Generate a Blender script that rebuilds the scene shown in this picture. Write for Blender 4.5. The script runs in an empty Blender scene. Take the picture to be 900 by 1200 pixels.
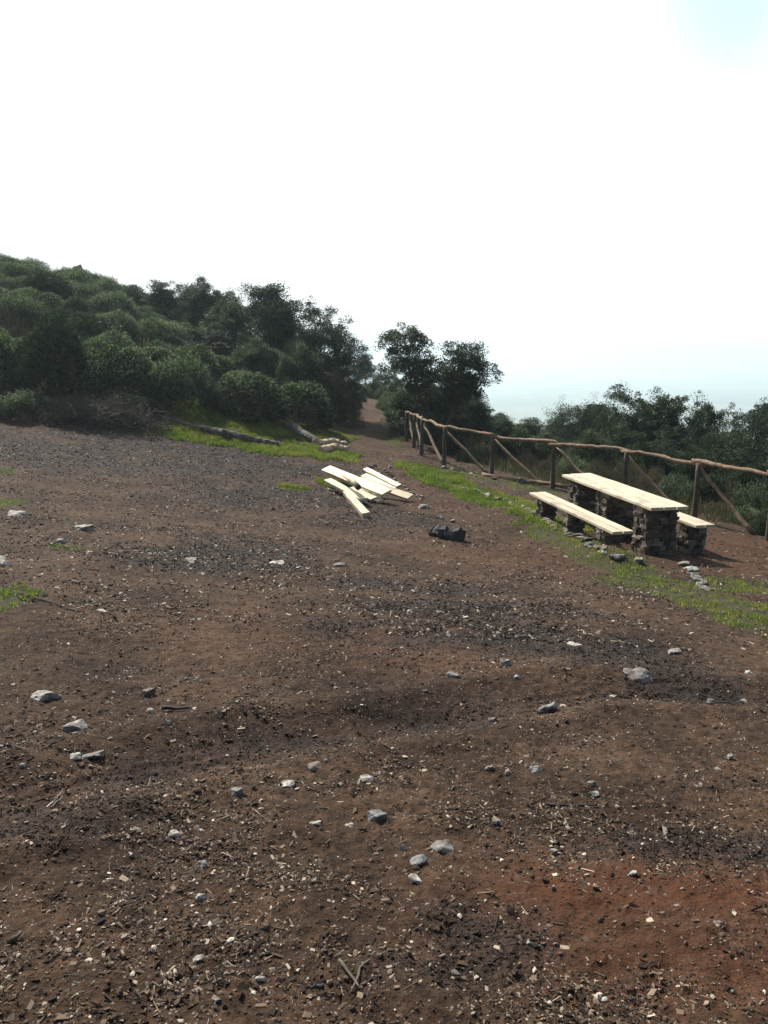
import bpy, bmesh, math, random
import numpy as np
from mathutils import Vector, Matrix
R = math.radians
rng = np.random.default_rng(7)
random.seed(7)
S = bpy.context.scene
C = S.collection

# ---------------------------------------------------------------- camera
F = 940.0; PITCH = R(11.4); EYE = 1.6
cd = bpy.data.cameras.new('camera'); cam = bpy.data.objects.new('camera', cd); C.objects.link(cam)
cam.location = (0, 0, EYE); cam.rotation_euler = (R(90) - PITCH, 0, 0)
cd.sensor_fit = 'VERTICAL'; cd.sensor_height = 36; cd.lens = 36 * F / 1200
cd.clip_start = .05; cd.clip_end = 60000
S.camera = cam
S.render.resolution_x = 768; S.render.resolution_y = 1024

# ---------------------------------------------------------------- world, sun, exposure
SUN_EL, SUN_AZ = R(42), R(-32)          # azimuth from +Y, negative = to the left
w = bpy.data.worlds.new('World'); S.world = w; w.use_nodes = True
nt = w.node_tree; nt.nodes.clear()
def N(tree, t, **k):
    n = tree.nodes.new(t)
    for a, v in k.items(): setattr(n, a, v)
    return n
out = N(nt, 'ShaderNodeOutputWorld'); bg = N(nt, 'ShaderNodeBackground'); bg.inputs[1].default_value = .07
sky = N(nt, 'ShaderNodeTexSky'); sky.sky_type = 'NISHITA'; sky.sun_disc = False
sky.sun_elevation = SUN_EL; sky.sun_rotation = SUN_AZ; sky.air_density = 1.2; sky.dust_density = 1.2
tc = N(nt, 'ShaderNodeTexCoord'); mp = N(nt, 'ShaderNodeMapping')
mp.inputs['Scale'].default_value = (1, 1, 2.2)
nz = N(nt, 'ShaderNodeTexNoise'); nz.inputs['Scale'].default_value = 2.3; nz.inputs['Detail'].default_value = 6; nz.inputs['Roughness'].default_value = .5
rp = N(nt, 'ShaderNodeValToRGB'); rp.color_ramp.elements[0].position = .36; rp.color_ramp.elements[1].position = .50
# thinner cloud towards the upper right of the photograph
dot = N(nt, 'ShaderNodeVectorMath', operation='DOT_PRODUCT')
dd = Vector((.46, 1.1, .46)).normalized(); dot.inputs[1].default_value = dd
hole = N(nt, 'ShaderNodeMapRange'); hole.inputs['From Min'].default_value = .970; hole.inputs['From Max'].default_value = .998
hole.inputs['To Min'].default_value = .30; hole.inputs['To Max'].default_value = .06
addn = N(nt, 'ShaderNodeMath', operation='ADD')
mx = N(nt, 'ShaderNodeMix', data_type='RGBA'); ccol = N(nt, 'ShaderNodeMix', data_type='RGBA'); ccol.inputs['A'].default_value = (11.0, 11.5, 11.7, 1); ccol.inputs['B'].default_value = (7.4, 9.4, 10.2, 1)
thin = N(nt, 'ShaderNodeMapRange', interpolation_type='SMOOTHSTEP'); thin.inputs['From Min'].default_value = .9925; thin.inputs['From Max'].default_value = 1.0
L = nt.links.new
L(tc.outputs['Generated'], mp.inputs[0]); L(mp.outputs[0], nz.inputs['Vector'])
L(tc.outputs['Generated'], dot.inputs[0]); L(dot.outputs['Value'], hole.inputs['Value'])
L(nz.outputs['Fac'], addn.inputs[0]); L(hole.outputs[0], addn.inputs[1]); L(addn.outputs[0], rp.inputs[0])
L(dot.outputs['Value'], thin.inputs['Value']); thm = N(nt, 'ShaderNodeMath', operation='MULTIPLY'); nzp = N(nt, 'ShaderNodeMapRange'); nzp.inputs['From Min'].default_value = .35; nzp.inputs['From Max'].default_value = .5
L(nz.outputs['Fac'], nzp.inputs['Value']); L(thin.outputs[0], thm.inputs[0]); L(nzp.outputs[0], thm.inputs[1]); L(thm.outputs[0], ccol.inputs['Factor']); L(ccol.outputs['Result'], mx.inputs['B'])
# bright cloud veil on the sun's side; unseen sky kept clearer to cut fill
dot2 = N(nt, 'ShaderNodeVectorMath', operation='DOT_PRODUCT'); dot2.inputs[1].default_value = Vector((-.40, 1, .22)).normalized()
veil = N(nt, 'ShaderNodeMapRange', interpolation_type='SMOOTHSTEP'); veil.inputs['From Min'].default_value = .12; veil.inputs['From Max'].default_value = .62
mulv = N(nt, 'ShaderNodeMath', operation='MULTIPLY')
L(tc.outputs['Generated'], dot2.inputs[0]); L(dot2.outputs['Value'], veil.inputs['Value']); L(veil.outputs[0], mulv.inputs[0]); L(rp.outputs[0], mulv.inputs[1])
L(mulv.outputs[0], mx.inputs['Factor']); L(sky.outputs[0], mx.inputs['A']); L(mx.outputs['Result'], bg.inputs[0]); L(bg.outputs[0], out.inputs[0])
sl = bpy.data.lights.new('sun', 'SUN'); sl.energy = 5.0; sl.angle = R(.7); sl.color = (1, .93, .82)
so = bpy.data.objects.new('sun', sl); C.objects.link(so)
sd = Vector((math.sin(SUN_AZ) * math.cos(SUN_EL), math.cos(SUN_AZ) * math.cos(SUN_EL), math.sin(SUN_EL)))
so.rotation_euler = (-sd).to_track_quat('-Z', 'Y').to_euler(); so.location = (-10, 10, 30)
S.view_settings.view_transform = 'Standard'; S.view_settings.look = 'None'; S.view_settings.gamma = 1
S.view_settings.use_curve_mapping = False; S.view_settings.exposure = 0.6
try: S.cycles.volume_bounces = 2
except Exception: pass

# ---------------------------------------------------------------- helpers
def tag(o, label=None, cat=None, group=None, kind=None):
    if label: o['label'] = label
    if cat: o['category'] = cat
    if group: o['group'] = group
    if kind: o['kind'] = kind
    return o
def empty(name, loc, rz=0):
    o = bpy.data.objects.new(name, None); C.objects.link(o); o.location = loc; o.rotation_euler = (0, 0, rz); o.empty_display_size = .2
    return o
def mesh_np(name, V, faces, mat=None, parent=None, smooth=False, attrs=None, link=True, loc=None):
    """faces: list of (n,k) int arrays"""
    V = np.asarray(V, dtype=np.float32)
    me = bpy.data.meshes.new(name)
    faces = [np.asarray(f, dtype=np.int32) for f in faces if len(f)]
    nl = sum(f.size for f in faces); nf = sum(len(f) for f in faces)
    me.vertices.add(len(V)); me.vertices.foreach_set('co', V.ravel())
    me.loops.add(nl); me.loops.foreach_set('vertex_index', np.concatenate([f.ravel() for f in faces]))
    tot = np.concatenate([np.full(len(f), f.shape[1], dtype=np.int32) for f in faces])
    st = np.concatenate([[0], np.cumsum(tot)[:-1]]).astype(np.int32)
    me.polygons.add(nf); me.polygons.foreach_set('loop_start', st); me.polygons.foreach_set('loop_total', tot)
    me.polygons.foreach_set('use_smooth', np.full(nf, smooth, dtype=bool))
    if attrs:
        for k, a in attrs.items():
            a = np.asarray(a, dtype=np.float32)
            if a.ndim == 1:
                at = me.attributes.new(k, 'FLOAT', 'POINT'); at.data.foreach_set('value', a)
            else:
                at = me.attributes.new(k, 'FLOAT_COLOR', 'POINT'); at.data.foreach_set('color', a.ravel())
    me.update(calc_edges=True); me.validate()
    if mat: me.materials.append(mat)
    if not link: return me
    o = bpy.data.objects.new(name, me); C.objects.link(o); o.parent = parent
    if loc is not None: o.location = loc
    return o
def obj_me(name, me, parent=None):
    o = bpy.data.objects.new(name, me); C.objects.link(o); o.parent = parent; return o
class MB:
    """collects numpy pieces into one mesh"""
    def __init__(s): s.V = []; s.F = {}; s.n = 0; s.t = []
    def add(s, V, F, tint=0.5):
        V = np.asarray(V, float)
        for f in F:
            f = np.asarray(f, int)
            if len(f): s.F.setdefault(f.shape[1], []).append(f + s.n)
        s.V.append(V); s.t.append(np.full(len(V), tint) if np.isscalar(tint) else np.asarray(tint)); s.n += len(V)
    def build(s, name, mat, parent=None, smooth=False, link=True, loc=None):
        return mesh_np(name, np.concatenate(s.V), [np.concatenate(f) for f in s.F.values()], mat, parent, smooth, {'tint': np.concatenate(s.t)}, link, loc)
def hsh(ix, iy, seed):
    n = (ix.astype(np.int64) * 374761393 + iy.astype(np.int64) * 668265263 + seed * 1274126177) & 0xffffffff
    n = ((n ^ (n >> 13)) * 1274126177) & 0xffffffff
    return ((n ^ (n >> 16)) & 0xffff) / 65535.0
def vn(x, y, seed=0):
    x = np.asarray(x, float); y = np.asarray(y, float)
    ix = np.floor(x); iy = np.floor(y); fx = x - ix; fy = y - iy
    fx = fx * fx * (3 - 2 * fx); fy = fy * fy * (3 - 2 * fy)
    a = hsh(ix, iy, seed); b = hsh(ix + 1, iy, seed); c = hsh(ix, iy + 1, seed); d = hsh(ix + 1, iy + 1, seed)
    return (a + (b - a) * fx) * (1 - fy) + (c + (d - c) * fx) * fy
def fbm(x, y, seed=0, o=4):
    v = 0; a = .5; t = 0
    for i in range(o):
        v = v + a * vn(x * 2 ** i + 17.3 * i, y * 2 ** i - 9.1 * i, seed + i); t += a; a *= .5
    return v / t
def sstep(a, b, x):
    t = np.clip((x - a) / (b - a), 0, 1); return t * t * (3 - 2 * t)

# ---------------------------------------------------------------- terrain height
_py = np.linspace(-200, 20000, 202001)
_pp = np.interp(_py, [-200, -30, -10, 0, 10, 13, 18, 25, 32, 42, 50, 70, 120], [10, 2.4, 1.15, 0, -1.2, -1.45, -1.5, -1.42, -1.25, -1.05, -1.3, -2.8, -6])
_k = np.hanning(31); _k /= _k.sum()
_ps = _pp.copy(); _ps[100:-100] = np.convolve(_pp, _k, 'same')[100:-100]
XB_Y = [-60, -5, 5, 13, 15.9, 19.2, 20.8, 23, 27, 45, 60, 100, 200, 400, 20000]
XB_X = [40, 17, 12.4, 8.1, 6.3, 4.2, 2.95, 1.9, 1.5, 1.9, -2, -15, -200, -3000, -30000]
def spl(v, k): return np.logaddexp(0, v * k) / k
def side_s(x, y): return (x - np.interp(y, XB_Y, XB_X)) * .85
RUT = None
def poly_d(x, y, pts):
    d = np.full(np.shape(x), 1e9)
    for (ax, ay), (bx, by) in zip(pts[:-1], pts[1:]):
        vx, vy = bx - ax, by - ay; L2 = vx * vx + vy * vy
        t = np.clip(((x - ax) * vx + (y - ay) * vy) / L2, 0, 1)
        d = np.minimum(d, np.hypot(x - ax - t * vx, y - ay - t * vy))
    return d
def Hbase(x, y):
    x = np.asarray(x, float); y = np.asarray(y, float)
    z = np.interp(y, _py, _ps)
    near = np.clip(y / 8, .25, 1)
    z = z - .045 * np.clip(x, 0, 9) + .105 * np.clip(-x, 0, 14) * near
    dx = -1.9 - x; dy = y - 20.6 + .12 * x
    m = -spl(-dx * 1.0, .9)
    m = -np.logaddexp(-dx * .8, -dy * .8) / .8
    m = spl(m, 1.6)
    fade = np.where(y > 110, np.exp(-((y - 110) / 60) ** 2), 1)
    z = z + 13 * np.tanh(.318 * m / 13) * fade
    z = z + .17 * np.exp(-(poly_d(x, y, [(2.55, 15.6), (3.05, 13.2), (3.5, 11.4)]) / .50) ** 2)
    s = side_s(x, y)
    d = spl(s - 2.2, 1.3)
    z = z - 125 * (1 - np.exp(-d / 260))
    return z
def ray(px, py):
    u = (600 - py) / F
    return ((px - 450) / F, math.cos(PITCH) + u * math.sin(PITCH), -math.sin(PITCH) + u * math.cos(PITCH))
def g(px, py):
    """ground point (x, y) of a place seen in the photograph"""
    a, b, c = ray(px, py)
    t = np.geomspace(.5, 400, 6000)
    below = (EYE + c * t) < Hbase(a * t, b * t)
    i = int(np.argmax(below)) if below.any() else len(t) - 1
    return (a * t[i], b * t[i])
def at(px, py, Y):
    a, b, c = ray(px, py); t = Y / b
    return Vector((a * t, Y, EYE + c * t))
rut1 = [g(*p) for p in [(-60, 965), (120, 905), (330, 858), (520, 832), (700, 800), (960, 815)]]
rut2 = [g(*p) for p in [(-60, 1075), (250, 1010), (600, 985), (960, 960)]]
def H(x, y):
    z = Hbase(x, y)
    r = np.hypot(x, y)
    w1 = 1 / (1 + (r / 60) ** 2)
    z = z + .10 * (fbm(x * .45, y * .45, 3, 3) - .5) * w1 + .045 * (fbm(x * 1.9, y * 1.9, 9, 3) - .5) * w1
    d1 = poly_d(x, y, rut1); z = z - .075 * np.exp(-(d1 / .22) ** 2) * (.5 + fbm(x * 1.3, y * 1.3, 77, 2)) + .035 * np.exp(-((d1 - .42) / .13) ** 2)
    z = z + .007 * np.cos(d1 * 70) * np.exp(-(d1 / .16) ** 2) * sstep(.4, .55, fbm(x * .9, y * .9, 78, 2))
    d2 = poly_d(x, y, rut2); z = z - .03 * np.exp(-(d2 / .25) ** 2)
    z = z + (fbm(x * .02, y * .02, 31, 4) - .5) * 2.0 * sstep(60, 200, r) 
    return z
def Hf(x, y):
    """with the finest relief, for the sheet near the camera"""
    r = np.hypot(x, y)
    wn = np.exp(-r / 14)
    n = fbm(x * 9, y * 9, 51, 3)
    c = np.abs(fbm(x * 22, y * 22, 61, 2) - .5)
    return H(x, y) + (.046 * (n - .5) - .030 * c) * wn
def gz(x, y): return float(H(np.array([x]), np.array([y]))[0])

# ---------------------------------------------------------------- masks on the ground
def blob(x, y, px, py, rx, ry, seed=0, sharp=.25):
    cx, cy = g(px, py)
    d = np.hypot((x - cx) / rx, (y - cy) / ry) + (fbm(x * 1.4, y * 1.4, seed + 100, 4) - .5) * 1.1
    return 1 - sstep(1 - sharp, 1 + sharp, d)
def strip(x, y, pts, wd, seed=0, sharp=.3):
    P = [g(*p) for p in pts]
    d = poly_d(x, y, P) / wd + (fbm(x * 1.7, y * 1.7, seed + 200, 4) - .5) * 1.3
    return 1 - sstep(1 - sharp, 1 + sharp, d)
path_px = [(640, 672), (560, 622), (505, 590), (470, 560), (440, 525), (426, 500), (430, 484), (438, 472)]
def mask_path(x, y): 
    P = [g(*p) for p in path_px]; P.append((P[-1][0] + .3, P[-1][1] + 14))
    return 1 - sstep(.7, 1.3, poly_d(x, y, P) / .62 + (fbm(x * 2, y * 2, 41, 3) - .5) * .9)
def mask_dark(x, y):
    m = np.maximum.reduce([blob(x, y, 230, 535, 4.2, 2.6, 1, .5), blob(x, y, 100, 530, 3.6, 2.2, 2, .5) , blob(x, y, 300, 580, 1.9, 1.6, 3, .5) * .9, blob(x, y, 250, 655, 1.1, .9, 4, .4) * .9,
        blob(x, y, 300, 640, 1.0, .8, 14, .4) * .9,
        blob(x, y, 590, 745, 1.3, .55, 5, .4), blob(x, y, 480, 690, .9, .5, 6, .4) * .7, blob(x, y, 690, 770, .9, .3, 7, .4) * .8, blob(x, y, 560, 715, 1.2, .4, 17, .4) * .8, blob(x, y, 850, 800, .7, .25, 8, .4) * .7,
        blob(x, y, 540, 1110, .30, .22, 9, .5) * .55, blob(x, y, 470, 610, 1.2, 1.0, 10, .5) * .8, blob(x, y, 840, 990, .6, .2, 11, .5) * .6, blob(x, y, 60, 960, .6, .2, 12, .5) * .5])
    m = np.maximum(m, .4 * np.exp(-(poly_d(x, y, rut1) / .26) ** 2) * sstep(.3, .5, fbm(x * 2, y * 2, 79, 3)))  # dark rut: damp soil, with the hollow's shade painted in as well
    return m * sstep(.25, .6, fbm(x * 2.2, y * 2.2, 300, 4) + .12)
def mask_red(x, y):
    return np.maximum.reduce([blob(x, y, 850, 1050, .9, .24, 21, .9), blob(x, y, 820, 1130, .75, .26, 26, .9) * .7, blob(x, y, 690, 1075, .55, .2, 22, .9) * .6, blob(x, y, 850, 650, 1.6, 1.8, 23, .5) * .45, mask_path(x, y) * .25, blob(x, y, 590, 650, 1.6, 1.2, 25, .5) * .35,
        blob(x, y, 430, 750, 2.0, .8, 24, .7) * .25])
def mask_grass(x, y):
    s = side_s(x, y)
    a = strip(x, y, [(478, 545), (540, 572), (600, 592), (650, 606)], .55, 1)
    b = strip(x, y, [(655, 619), (700, 648), (750, 678), (820, 702), (880, 724), (960, 752)], .46, 2)
    b2 = blob(x, y, 765, 686, .8, .5, 42, .4)
    c = strip(x, y, [(185, 492), (250, 508), (330, 528), (385, 532)], .9, 3)
    c2 = strip(x, y, [(200, 474), (290, 490), (400, 505)], 1.6, 13) * .9
    d = np.maximum.reduce([blob(x, y, 2, 708, .22, .45, 31), blob(x, y, 2, 590, .3, .4, 32), blob(x, y, -2, 552, .35, .3, 33), blob(x, y, 80, 642, .22, .2, 34), blob(x, y, 345, 572, .35, .4, 35) * .7,
        blob(x, y, 405, 568, .7, .6, 36), blob(x, y, 458, 512, .55, 2.4, 37) * .8, blob(x, y, 450, 490, .5, 3, 47) * .8, blob(x, y, 415, 496, .5, 3, 48) * .8, blob(x, y, 410, 500, .8, 1.6, 38) * .7, blob(x, y, 880, 610, 1.3, 1.2, 39) * .8, blob(x, y, 880, 690, 1.0, .5, 40) * .7])
    e = sstep(.3, 1.6, s) * .8
    hill = sstep(.7, 1.6, spl(-np.logaddexp(-(-1.9 - x) * .8, -(y - 20.6 + .12 * x) * .8) / .8, 1.6)) * .8
    f = strip(x, y, [(500, 548), (560, 558), (650, 578)], .45, 6) * .75
    m = np.maximum.reduce([a, b, b2, c, c2, d, e, hill, f])
    return m * (1 - mask_path(x, y) * .93)

# ---------------------------------------------------------------- materials
def new_mat(name):
    m = bpy.data.materials.new(name); m.use_nodes = True; t = m.node_tree; t.nodes.clear()
    o = N(t, 'ShaderNodeOutputMaterial'); p = N(t, 'ShaderNodeBsdfPrincipled'); t.links.new(p.outputs[0], o.inputs[0])
    return m, t, p, o
def ramp(t, src, cols, interp='LINEAR'):
    r = N(t, 'ShaderNodeValToRGB'); cr = r.color_ramp; cr.interpolation = interp
    while len(cr.elements) < len(cols): cr.elements.new(.5)
    for e, (p, c) in zip(cr.elements, cols): e.position = p; e.color = (*c, 1)
    t.links.new(src, r.inputs[0]); return r.outputs[0]
def noise(t, scale, detail=4, rough=.55, vec=None, dist=0):
    n = N(t, 'ShaderNodeTexNoise'); n.inputs['Scale'].default_value = scale; n.inputs['Detail'].default_value = detail
    n.inputs['Roughness'].default_value = rough; n.inputs['Distortion'].default_value = dist
    if vec is not None: t.links.new(vec, n.inputs['Vector'])
    return n.outputs['Fac']
def mixc(t, f, a, b, mode='MIX'):
    m = N(t, 'ShaderNodeMix', data_type='RGBA', blend_type=mode)
    for s, v in (('Factor', f), ('A', a), ('B', b)):
        if isinstance(v, (int, float)): m.inputs[s].default_value = v
        elif isinstance(v, tuple): m.inputs[s].default_value = (*v, 1) if len(v) == 3 else v
        else: t.links.new(v, m.inputs[s])
    return m.outputs['Result']
def ramp_v(t, src, a, b):
    return ramp(t, src, [(a, (0, 0, 0)), (b, (1, 1, 1))])
def mth(t, op, a, b=None, clamp=False):
    m = N(t, 'ShaderNodeMath', operation=op, use_clamp=clamp)
    for i, v in enumerate((a, b)):
        if v is None: continue
        if isinstance(v, (int, float)): m.inputs[i].default_value = v
        else: t.links.new(v, m.inputs[i])
    return m.outputs[0]
def attr(t, n): 
    a = N(t, 'ShaderNodeAttribute'); a.attribute_name = n; return a
def bump(t, p, h, strength=.5, dist=.02):
    b = N(t, 'ShaderNodeBump'); b.inputs['Strength'].default_value = strength; b.inputs['Distance'].default_value = dist
    t.links.new(h, b.inputs['Height']); t.links.new(b.outputs[0], p.inputs['Normal'])
def geo_pos(t): return N(t, 'ShaderNodeNewGeometry').outputs['Position']
def obj_co(t): return N(t, 'ShaderNodeTexCoord').outputs['Object']

def mat_soil():
    m, t, p, o = new_mat('soil'); pos = geo_pos(t)
    at_ = attr(t, 'mask'); sep = N(t, 'ShaderNodeSeparateColor'); t.links.new(at_.outputs['Color'], sep.inputs[0])
    dark, red, grass = sep.outputs
    n1 = noise(t, 1.1, 6, .6, pos); n2 = noise(t, 14, 6, .65, pos); n3 = noise(t, 70, 5, .7, pos)
    base = ramp(t, n1, [(.3, (.028, .0165, .0105)), (.5, (.062, .0370, .0230)), (.72, (.108, .0670, .0420))])
    grit = ramp(t, n2, [(.3, (.22, .20, .19)), (.5, (1, 1, 1)), (.75, (1.8, 1.75, 1.7))])
    base = mixc(t, .85, base, grit, 'MULTIPLY')
    g3 = ramp(t, n3, [(.35, (.5, .48, .46)), (.55, (1, 1, 1)), (.8, (1.7, 1.7, 1.7))])
    base = mixc(t, .7, base, g3, 'MULTIPLY')
    v = N(t, 'ShaderNodeTexVoronoi'); v.inputs['Scale'].default_value = 46; t.links.new(pos, v.inputs['Vector'])
    pc = ramp(t, v.outputs['Distance'], [(.0, (1, 1, 1)), (.22, (1, 1, 1)), (.34, (0, 0, 0))])
    pr = ramp(t, N_sep(t, v.outputs['Color']), [(.72, (0, 0, 0)), (.78, (1, 1, 1))])
    peb = mth(t, 'MULTIPLY', pc, pr)
    pebc = ramp(t, N_sep(t, v.outputs['Color'], 1), [(0, (.06, .055, .05)), (.5, (.15, .125, .105)), (1, (.30, .27, .24))])
    base = mixc(t, peb, base, pebc)
    redc = mixc(t, n2, (.046, .0185, .010), (.125, .049, .022))
    base = mixc(t, mth(t, 'MULTIPLY', red, .85), base, redc)
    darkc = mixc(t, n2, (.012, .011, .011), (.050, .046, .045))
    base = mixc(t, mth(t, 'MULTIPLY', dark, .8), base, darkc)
    grc = mixc(t, n2, (.026, .034, .012), (.066, .085, .028))
    base = mixc(t, mth(t, 'MULTIPLY', grass, .62), base, grc)
    t.links.new(base, p.inputs['Base Color']); p.inputs['Roughness'].default_value = .95; p.inputs['Specular IOR Level'].default_value = .15
    h = mth(t, 'ADD', mth(t, 'MULTIPLY', n2, .55), mth(t, 'ADD', mth(t, 'MULTIPLY', n3, .25), mth(t, 'MULTIPLY', peb, .25)))
    bump(t, p, h, 1.0, .055)
    return m
def N_sep(t, src, i=0):
    s = N(t, 'ShaderNodeSeparateColor'); t.links.new(src, s.inputs[0]); return s.outputs[i]
def mat_plain():
    m, t, p, o = new_mat('fields'); pos = geo_pos(t)
    v = N(t, 'ShaderNodeTexVoronoi'); v.inputs['Scale'].default_value = .0035; v.inputs['Randomness'].default_value = .9; t.links.new(pos, v.inputs['Vector'])
    c = ramp(t, N_sep(t, v.outputs['Color']), [(0, (.03, .05, .02)), (.3, (.09, .11, .04)), (.55, (.18, .16, .09)), (.8, (.05, .08, .03)), (1, (.3, .27, .2))])
    n = noise(t, .02, 5, .7, pos); 
    sp = ramp(t, n, [(.60, (0, 0, 0)), (.66, (1, 1, 1))])
    c = mixc(t, sp, c, (.45, .42, .38))
    t.links.new(c, p.inputs['Base Color']); p.inputs['Roughness'].default_value = 1
    return m
def mat_tint(name, cols, rough=.7, spec=.4, bumpscale=None, interp='LINEAR', objvar=0.0, nmul=None):
    m, t, p, o = new_mat(name)
    c = ramp(t, attr(t, 'tint').outputs['Fac'], cols, interp)
    if nmul:
        n = noise(t, nmul, 5, .65, geo_pos(t)); c = mixc(t, .8, c, ramp(t, n, [(.3, (.45, .45, .45)), (.55, (1, 1, 1)), (.8, (1.45, 1.45, 1.45))]), 'MULTIPLY')
    if objvar:
        oi = N(t, 'ShaderNodeObjectInfo'); k = mth(t, 'ADD', mth(t, 'MULTIPLY', oi.outputs['Random'], objvar), 1 - objvar / 2)
        hs = N(t, 'ShaderNodeHueSaturation'); t.links.new(k, hs.inputs['Value']); t.links.new(c, hs.inputs['Color']); c = hs.outputs[0]
    t.links.new(c, p.inputs['Base Color']); p.inputs['Roughness'].default_value = rough; p.inputs['Specular IOR Level'].default_value = spec
    if bumpscale: bump(t, p, noise(t, bumpscale, 5, .7, geo_pos(t)), .6, .01)
    return m
def mat_leaf(name, cols, trans=.25, rough=.5, objvar=.5, tcol=None):
    m, t, p, o = new_mat(name)
    c = ramp(t, attr(t, 'tint').outputs['Fac'], cols)
    oi = N(t, 'ShaderNodeObjectInfo'); k = mth(t, 'ADD', mth(t, 'MULTIPLY', oi.outputs['Random'], objvar), 1 - objvar / 2)
    hs = N(t, 'ShaderNodeHueSaturation'); t.links.new(k, hs.inputs['Value']); t.links.new(c, hs.inputs['Color'])
    k2 = mth(t, 'ADD', mth(t, 'MULTIPLY', oi.outputs['Random'], -.05), .525); t.links.new(k2, hs.inputs['Hue']); c = hs.outputs[0]
    t.links.new(c, p.inputs['Base Color']); p.inputs['Roughness'].default_value = rough + .15; p.inputs['Specular IOR Level'].default_value = .28
    tr = N(t, 'ShaderNodeBsdfTranslucent'); 
    t.links.new(mixc(t, 1.0, c, tcol or (1.1, 1.3, .6), 'MULTIPLY'), tr.inputs[0])
    ms = N(t, 'ShaderNodeMixShader'); ms.inputs[0].default_value = trans
    t.links.new(p.outputs[0], ms.inputs[1]); t.links.new(tr.outputs[0], ms.inputs[2]); t.links.new(ms.outputs[0], o.inputs[0])
    return m
def mat_wood(name, c1, c2, knots=True, scale=1, rough=.6):
    """sawn wood, grain along local x"""
    m, t, p, o = new_mat(name); oc = obj_co(t)
    mp_ = N(t, 'ShaderNodeMapping'); mp_.inputs['Scale'].default_value = (1.2 * scale, 22 * scale, 22 * scale); t.links.new(oc, mp_.inputs[0])
    n = noise(t, 1.6, 6, .6, mp_.outputs[0], .6)
    c = ramp(t, n, [(.3, c1), (.7, c2)])
    n2 = noise(t, 2.2, 4, .6, oc); c = mixc(t, .8, c, ramp(t, n2, [(.36, (.55, .52, .47)), (.47, (.95, .94, .92)), (.75, (1.06, 1.06, 1.06))]), 'MULTIPLY')
    if knots:
        v = N(t, 'ShaderNodeTexVoronoi'); v.inputs['Scale'].default_value = 3.4; t.links.new(oc, v.inputs['Vector'])
        k = ramp(t, v.outputs['Distance'], [(.05, (.35, .2, .1)), (.10, (1, 1, 1))]); c = mixc(t, .8, c, k, 'MULTIPLY')
    oi = N(t, 'ShaderNodeObjectInfo'); hs = N(t, 'ShaderNodeHueSaturation')
    t.links.new(mth(t, 'ADD', mth(t, 'MULTIPLY', oi.outputs['Random'], .2), .88), hs.inputs['Value']); t.links.new(c, hs.inputs['Color']); c = hs.outputs[0]
    t.links.new(c, p.inputs['Base Color']); p.inputs['Roughness'].default_value = rough
    bump(t, p, n, .35, .006)
    return m
def mat_bark(name, c1, c2, sx=3, sy=26):
    m, t, p, o = new_mat(name); oc = obj_co(t)
    a = noise(t, 9, 6, .7, oc, .4); b = noise(t, 45, 4, .7, oc)
    c = ramp(t, a, [(.32, c1), (.66, c2)]); c = mixc(t, .6, c, ramp(t, b, [(.3, (.5, .5, .5)), (.6, (1.2, 1.2, 1.2))]), 'MULTIPLY')
    t.links.new(c, p.inputs['Base Color']); p.inputs['Roughness'].default_value = .85
    bump(t, p, mth(t, 'ADD', a, mth(t, 'MULTIPLY', b, .4)), .8, .02)
    return m
def mat_stone(name, c1, c2, c3, rough=.75):
    m, t, p, o = new_mat(name); oc = geo_pos(t)
    a = noise(t, 11, 6, .7, oc, .5); b = noise(t, 60, 4, .7, oc)
    c = ramp(t, a, [(.3, c1), (.5, c2), (.7, c3)]); c = mixc(t, .5, c, ramp(t, b, [(.3, (.6, .6, .6)), (.6, (1.15, 1.15, 1.15))]), 'MULTIPLY')
    dirt = noise(t, 16, 5, .7, oc); c = mixc(t, mth(t, 'MULTIPLY', ramp_v(t, dirt, .47, .57), .8), c, (.085, .055, .036))
    oi = N(t, 'ShaderNodeObjectInfo'); hs = N(t, 'ShaderNodeHueSaturation')
    t.links.new(mth(t, 'ADD', mth(t, 'MULTIPLY', oi.outputs['Random'], .5), .75), hs.inputs['Value']); t.links.new(c, hs.inputs['Color']); c = hs.outputs[0]
    t.links.new(c, p.inputs['Base Color']); p.inputs['Roughness'].default_value = rough
    bump(t, p, mth(t, 'ADD', a, mth(t, 'MULTIPLY', b, .3)), .7, .015)
    return m
M = {}
M['soil'] = mat_soil(); M['plain'] = mat_plain()
M['chips'] = mat_tint('wood_chip', [(0, (.010, .008, .007)), (.25, (.028, .018, .012)), (.5, (.072, .047, .031)), (.72, (.150, .105, .070)), (.88, (.30, .24, .18)), (1, (.50, .44, .36))], .8, .15)
M['gravel'] = mat_tint('gravel', [(0, (.018, .014, .012)), (.35, (.055, .036, .025)), (.65, (.13, .094, .068)), (.87, (.29, .25, .20)), (1, (.54, .50, .43))], .8, .15)
M['grass'] = mat_leaf('grass_blades', [(0, (.05, .080, .016)), (.5, (.10, .145, .034)), (.8, (.17, .20, .06)), (1, (.28, .24, .11))], .5, .5, 0)
M['dry_grass'] = mat_leaf('dry_grass_blades', [(0, (.022, .028, .014)), (.5, (.050, .050, .028)), (1, (.13, .105, .065))], .3, .6, 0)
M['leaf_a'] = mat_leaf('evergreen_leaves', [(0, (.014, .026, .014)), (.5, (.028, .046, .022)), (.85, (.052, .074, .036)), (1, (.10, .115, .065))], .22)
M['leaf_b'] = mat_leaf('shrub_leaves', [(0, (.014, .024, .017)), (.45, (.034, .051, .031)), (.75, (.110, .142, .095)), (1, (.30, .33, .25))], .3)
M['leaf_c'] = mat_leaf('brown_heather', [(0, (.05, .045, .03)), (.5, (.09, .072, .05)), (1, (.15, .12, .09))], .2)
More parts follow.
